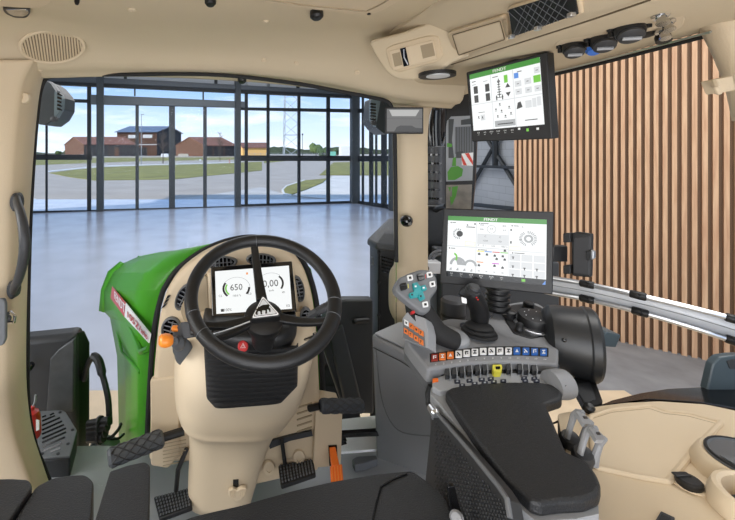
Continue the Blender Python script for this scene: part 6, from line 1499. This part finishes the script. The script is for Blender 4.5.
# raised lidded compartment and cup holder
c1 = on(off(BS, .0), 756, 480); bm = NB(); lathe(bm, [(.094, -.01), (.088, .012), (.080, .030), (.074, .035), (.070, .033), (0, .030)], c1, (0, 0, 1), 44); obj('ashtray_housing', bm, BEIGE2, e)
bm = NB(); lathe(bm, [(.068, .028), (.069, .037), (.064, .040), (.061, .037), (0, .037)], c1, (0, 0, 1), 40); al = obj('ashtray_lid', bm, mat('lid_grey', (92, 95, 98), .3), e)
bm = NB(); cc = c1+V((0, 0, .0385)); tube(bm, [cc+V((cos(a)*.066, sin(a)*.066, 0)) for a in [i/40*2*pi for i in range(40)]], .003, 6, closed=True); obj('lid_edge', bm, BLACK, al)
bm = NB(); prism(bm, [cc+V((-.058, .012, 0)), cc+V((-.010, -.004, 0)), cc+V((-.020, -.022, 0)), cc+V((-.056, -.012, 0))], V((0, 0, .003))); obj('lid_thumb_dent', bm, GREY2, al, bevel=.001)
c2 = on(off(BS, .0), 770, 520); bm = NB(); lathe(bm, [(.078, -.01), (.074, .02), (.068, .036), (.062, .038), (.056, .034), (.054, -.03), (0, -.03)], c2, (0, 0, 1), 44); obj('cup_holder', bm, BEIGE2, e)
bm = NB(); box(bm, c2+V((-.025, .03, .0)), (.03, .012, .03)); obj('cup_clamp', bm, BLACK, e, bevel=.002)
bm = NB(); pxprism(bm, off(BS, .004), [(655, 521), (661, 511), (675, 517.5), (671, 530), (657, 530)], .006, 1); sw = obj('rocker_switch', bm, DGREY, e, bevel=.001)
bm = NB(); pxprism(bm, off(BS, .006), [(657.5, 521), (661.5, 513.5), (672, 518.5), (668, 528), (658, 528)], .004, 1); obj('switch_key', bm, BLACK, sw, bevel=.001)
bm = NB(); pxprism(bm, zpl(2.235), [(560, 420), (590, 409), (612, 400), (640, 393), (668, 388.5), (700, 387), (735, 388.5), (800, 397), (800, 424), (735, 408), (700, 402), (650, 399), (600, 406), (575, 413)], .08); o = obj('window_sill_seal', bm, GLOSSBLACK, smooth=False, bevel=.008); o['kind'] = 'structure'; o.name = 'trim_15'
e = thing('grab_rail_bracket', 'dark teal grey bracket outside at the right edge above the side console', 'bracket', P(725, 391, 1.2))
bm = NB(); pxprism(bm, ypl(1.12), [(707, 391), (713.5, 364), (720, 357.5), (733, 355.5), (775, 355), (780, 393)], .02, 2); obj('bracket_body', bm, MATS['lever_teal'], e, bevel=.008)
bm = NB(); pxprism(bm, ypl(1.118), [(727, 361), (733, 359.5), (745, 360), (745, 369), (730, 369)], .004, 1); obj('bracket_recess', bm, DGREY, e)
# ================================================================== SEATS
e = thing('driver_seat', 'black leather driver seat cushion at the bottom centre of the picture', 'seat', (.1, .7, 2.1))
SE = zpl(2.215)
so_ = [(120, 580), (165, 530), (190, 517), (215, 511), (240, 505.5), (291, 491), (332, 481.5), (376, 474), (412, 470.5), (431, 484), (446, 499), (452, 518), (454, 580)]
bm = NB(); pxprism(bm, SE, rnd(so_, 6), .11); obj('cushion', bm, LEATHER, e, bevel=.022, seg=4)
bm = NB(); tube(bm, [on(off(SE, .0003), x, y) for x, y in ((407, 474), (392, 480), (381, 487), (376, 505), (372, 524), (368, 560))], .0022, 6); obj('seam', bm, GLOSSBLACK, e)
bm = NB(); box(bm, (.12, .55, 1.85), (.35, .35, .5)); obj('pedestal', bm, BLACK, e, bevel=.02)
e = thing('seat_armrest', 'narrow black padded armrest left of the driver seat', 'armrest', P(122, 520, .8))
bm = NB(); pxprism(bm, zpl(2.20), rnd([(110, 471), (128, 465), (145, 461.5), (150, 465), (149.5, 500), (146, 575), (78, 575)], 2.5), .07); obj('arm_pad', bm, LEATHER, e, bevel=.014, seg=4)
e = thing('passenger_seat', 'black leather passenger cushion between the left pillar and the padded armrest', 'seat', P(50, 520, .85))
bm = NB(); pxprism(bm, zpl(2.14), rnd([(36, 486), (54, 477), (70, 474.5), (86, 474), (94, 481), (92, 510), (84, 580), (-12, 580), (14, 520)], 5), .10); obj('cushion', bm, LEATHER, e, bevel=.022, seg=4)
bm = NB(); box(bm, (-.42, .62, 1.82), (.22, .25, .44)); obj('pedestal', bm, BLACK, e, bevel=.02)
e = thing('corner_pad', 'black leather pad at the far bottom left corner', 'seat pad', P(10, 520, .85))
bm = NB(); pxprism(bm, zpl(2.15), rnd([(-60, 480), (10, 478), (29, 479), (33, 486), (12, 516), (-24, 575), (-120, 575)], 4), .09); obj('cushion', bm, LEATHER, e, bevel=.02, seg=4)
e = thing('belt_buckle', 'black belt strap with grey knob between seat and armrest', 'belt', P(458, 518, .72))
bm = NB(); pxprism(bm, ypl(.74), [(448, 487), (455, 486), (458, 500), (462, 515), (452, 515)], .008, 1); obj('strap', bm, GLOSSBLACK, e, bevel=.002)
bm = NB(); lathe(bm, [(.008, -.008), (.011, -.004), (.012, .003), (.008, .009), (0, .010)], P(457, 518, .72), V((-.5, -.6, .6)), 16); obj('knob', bm, GREY, e)
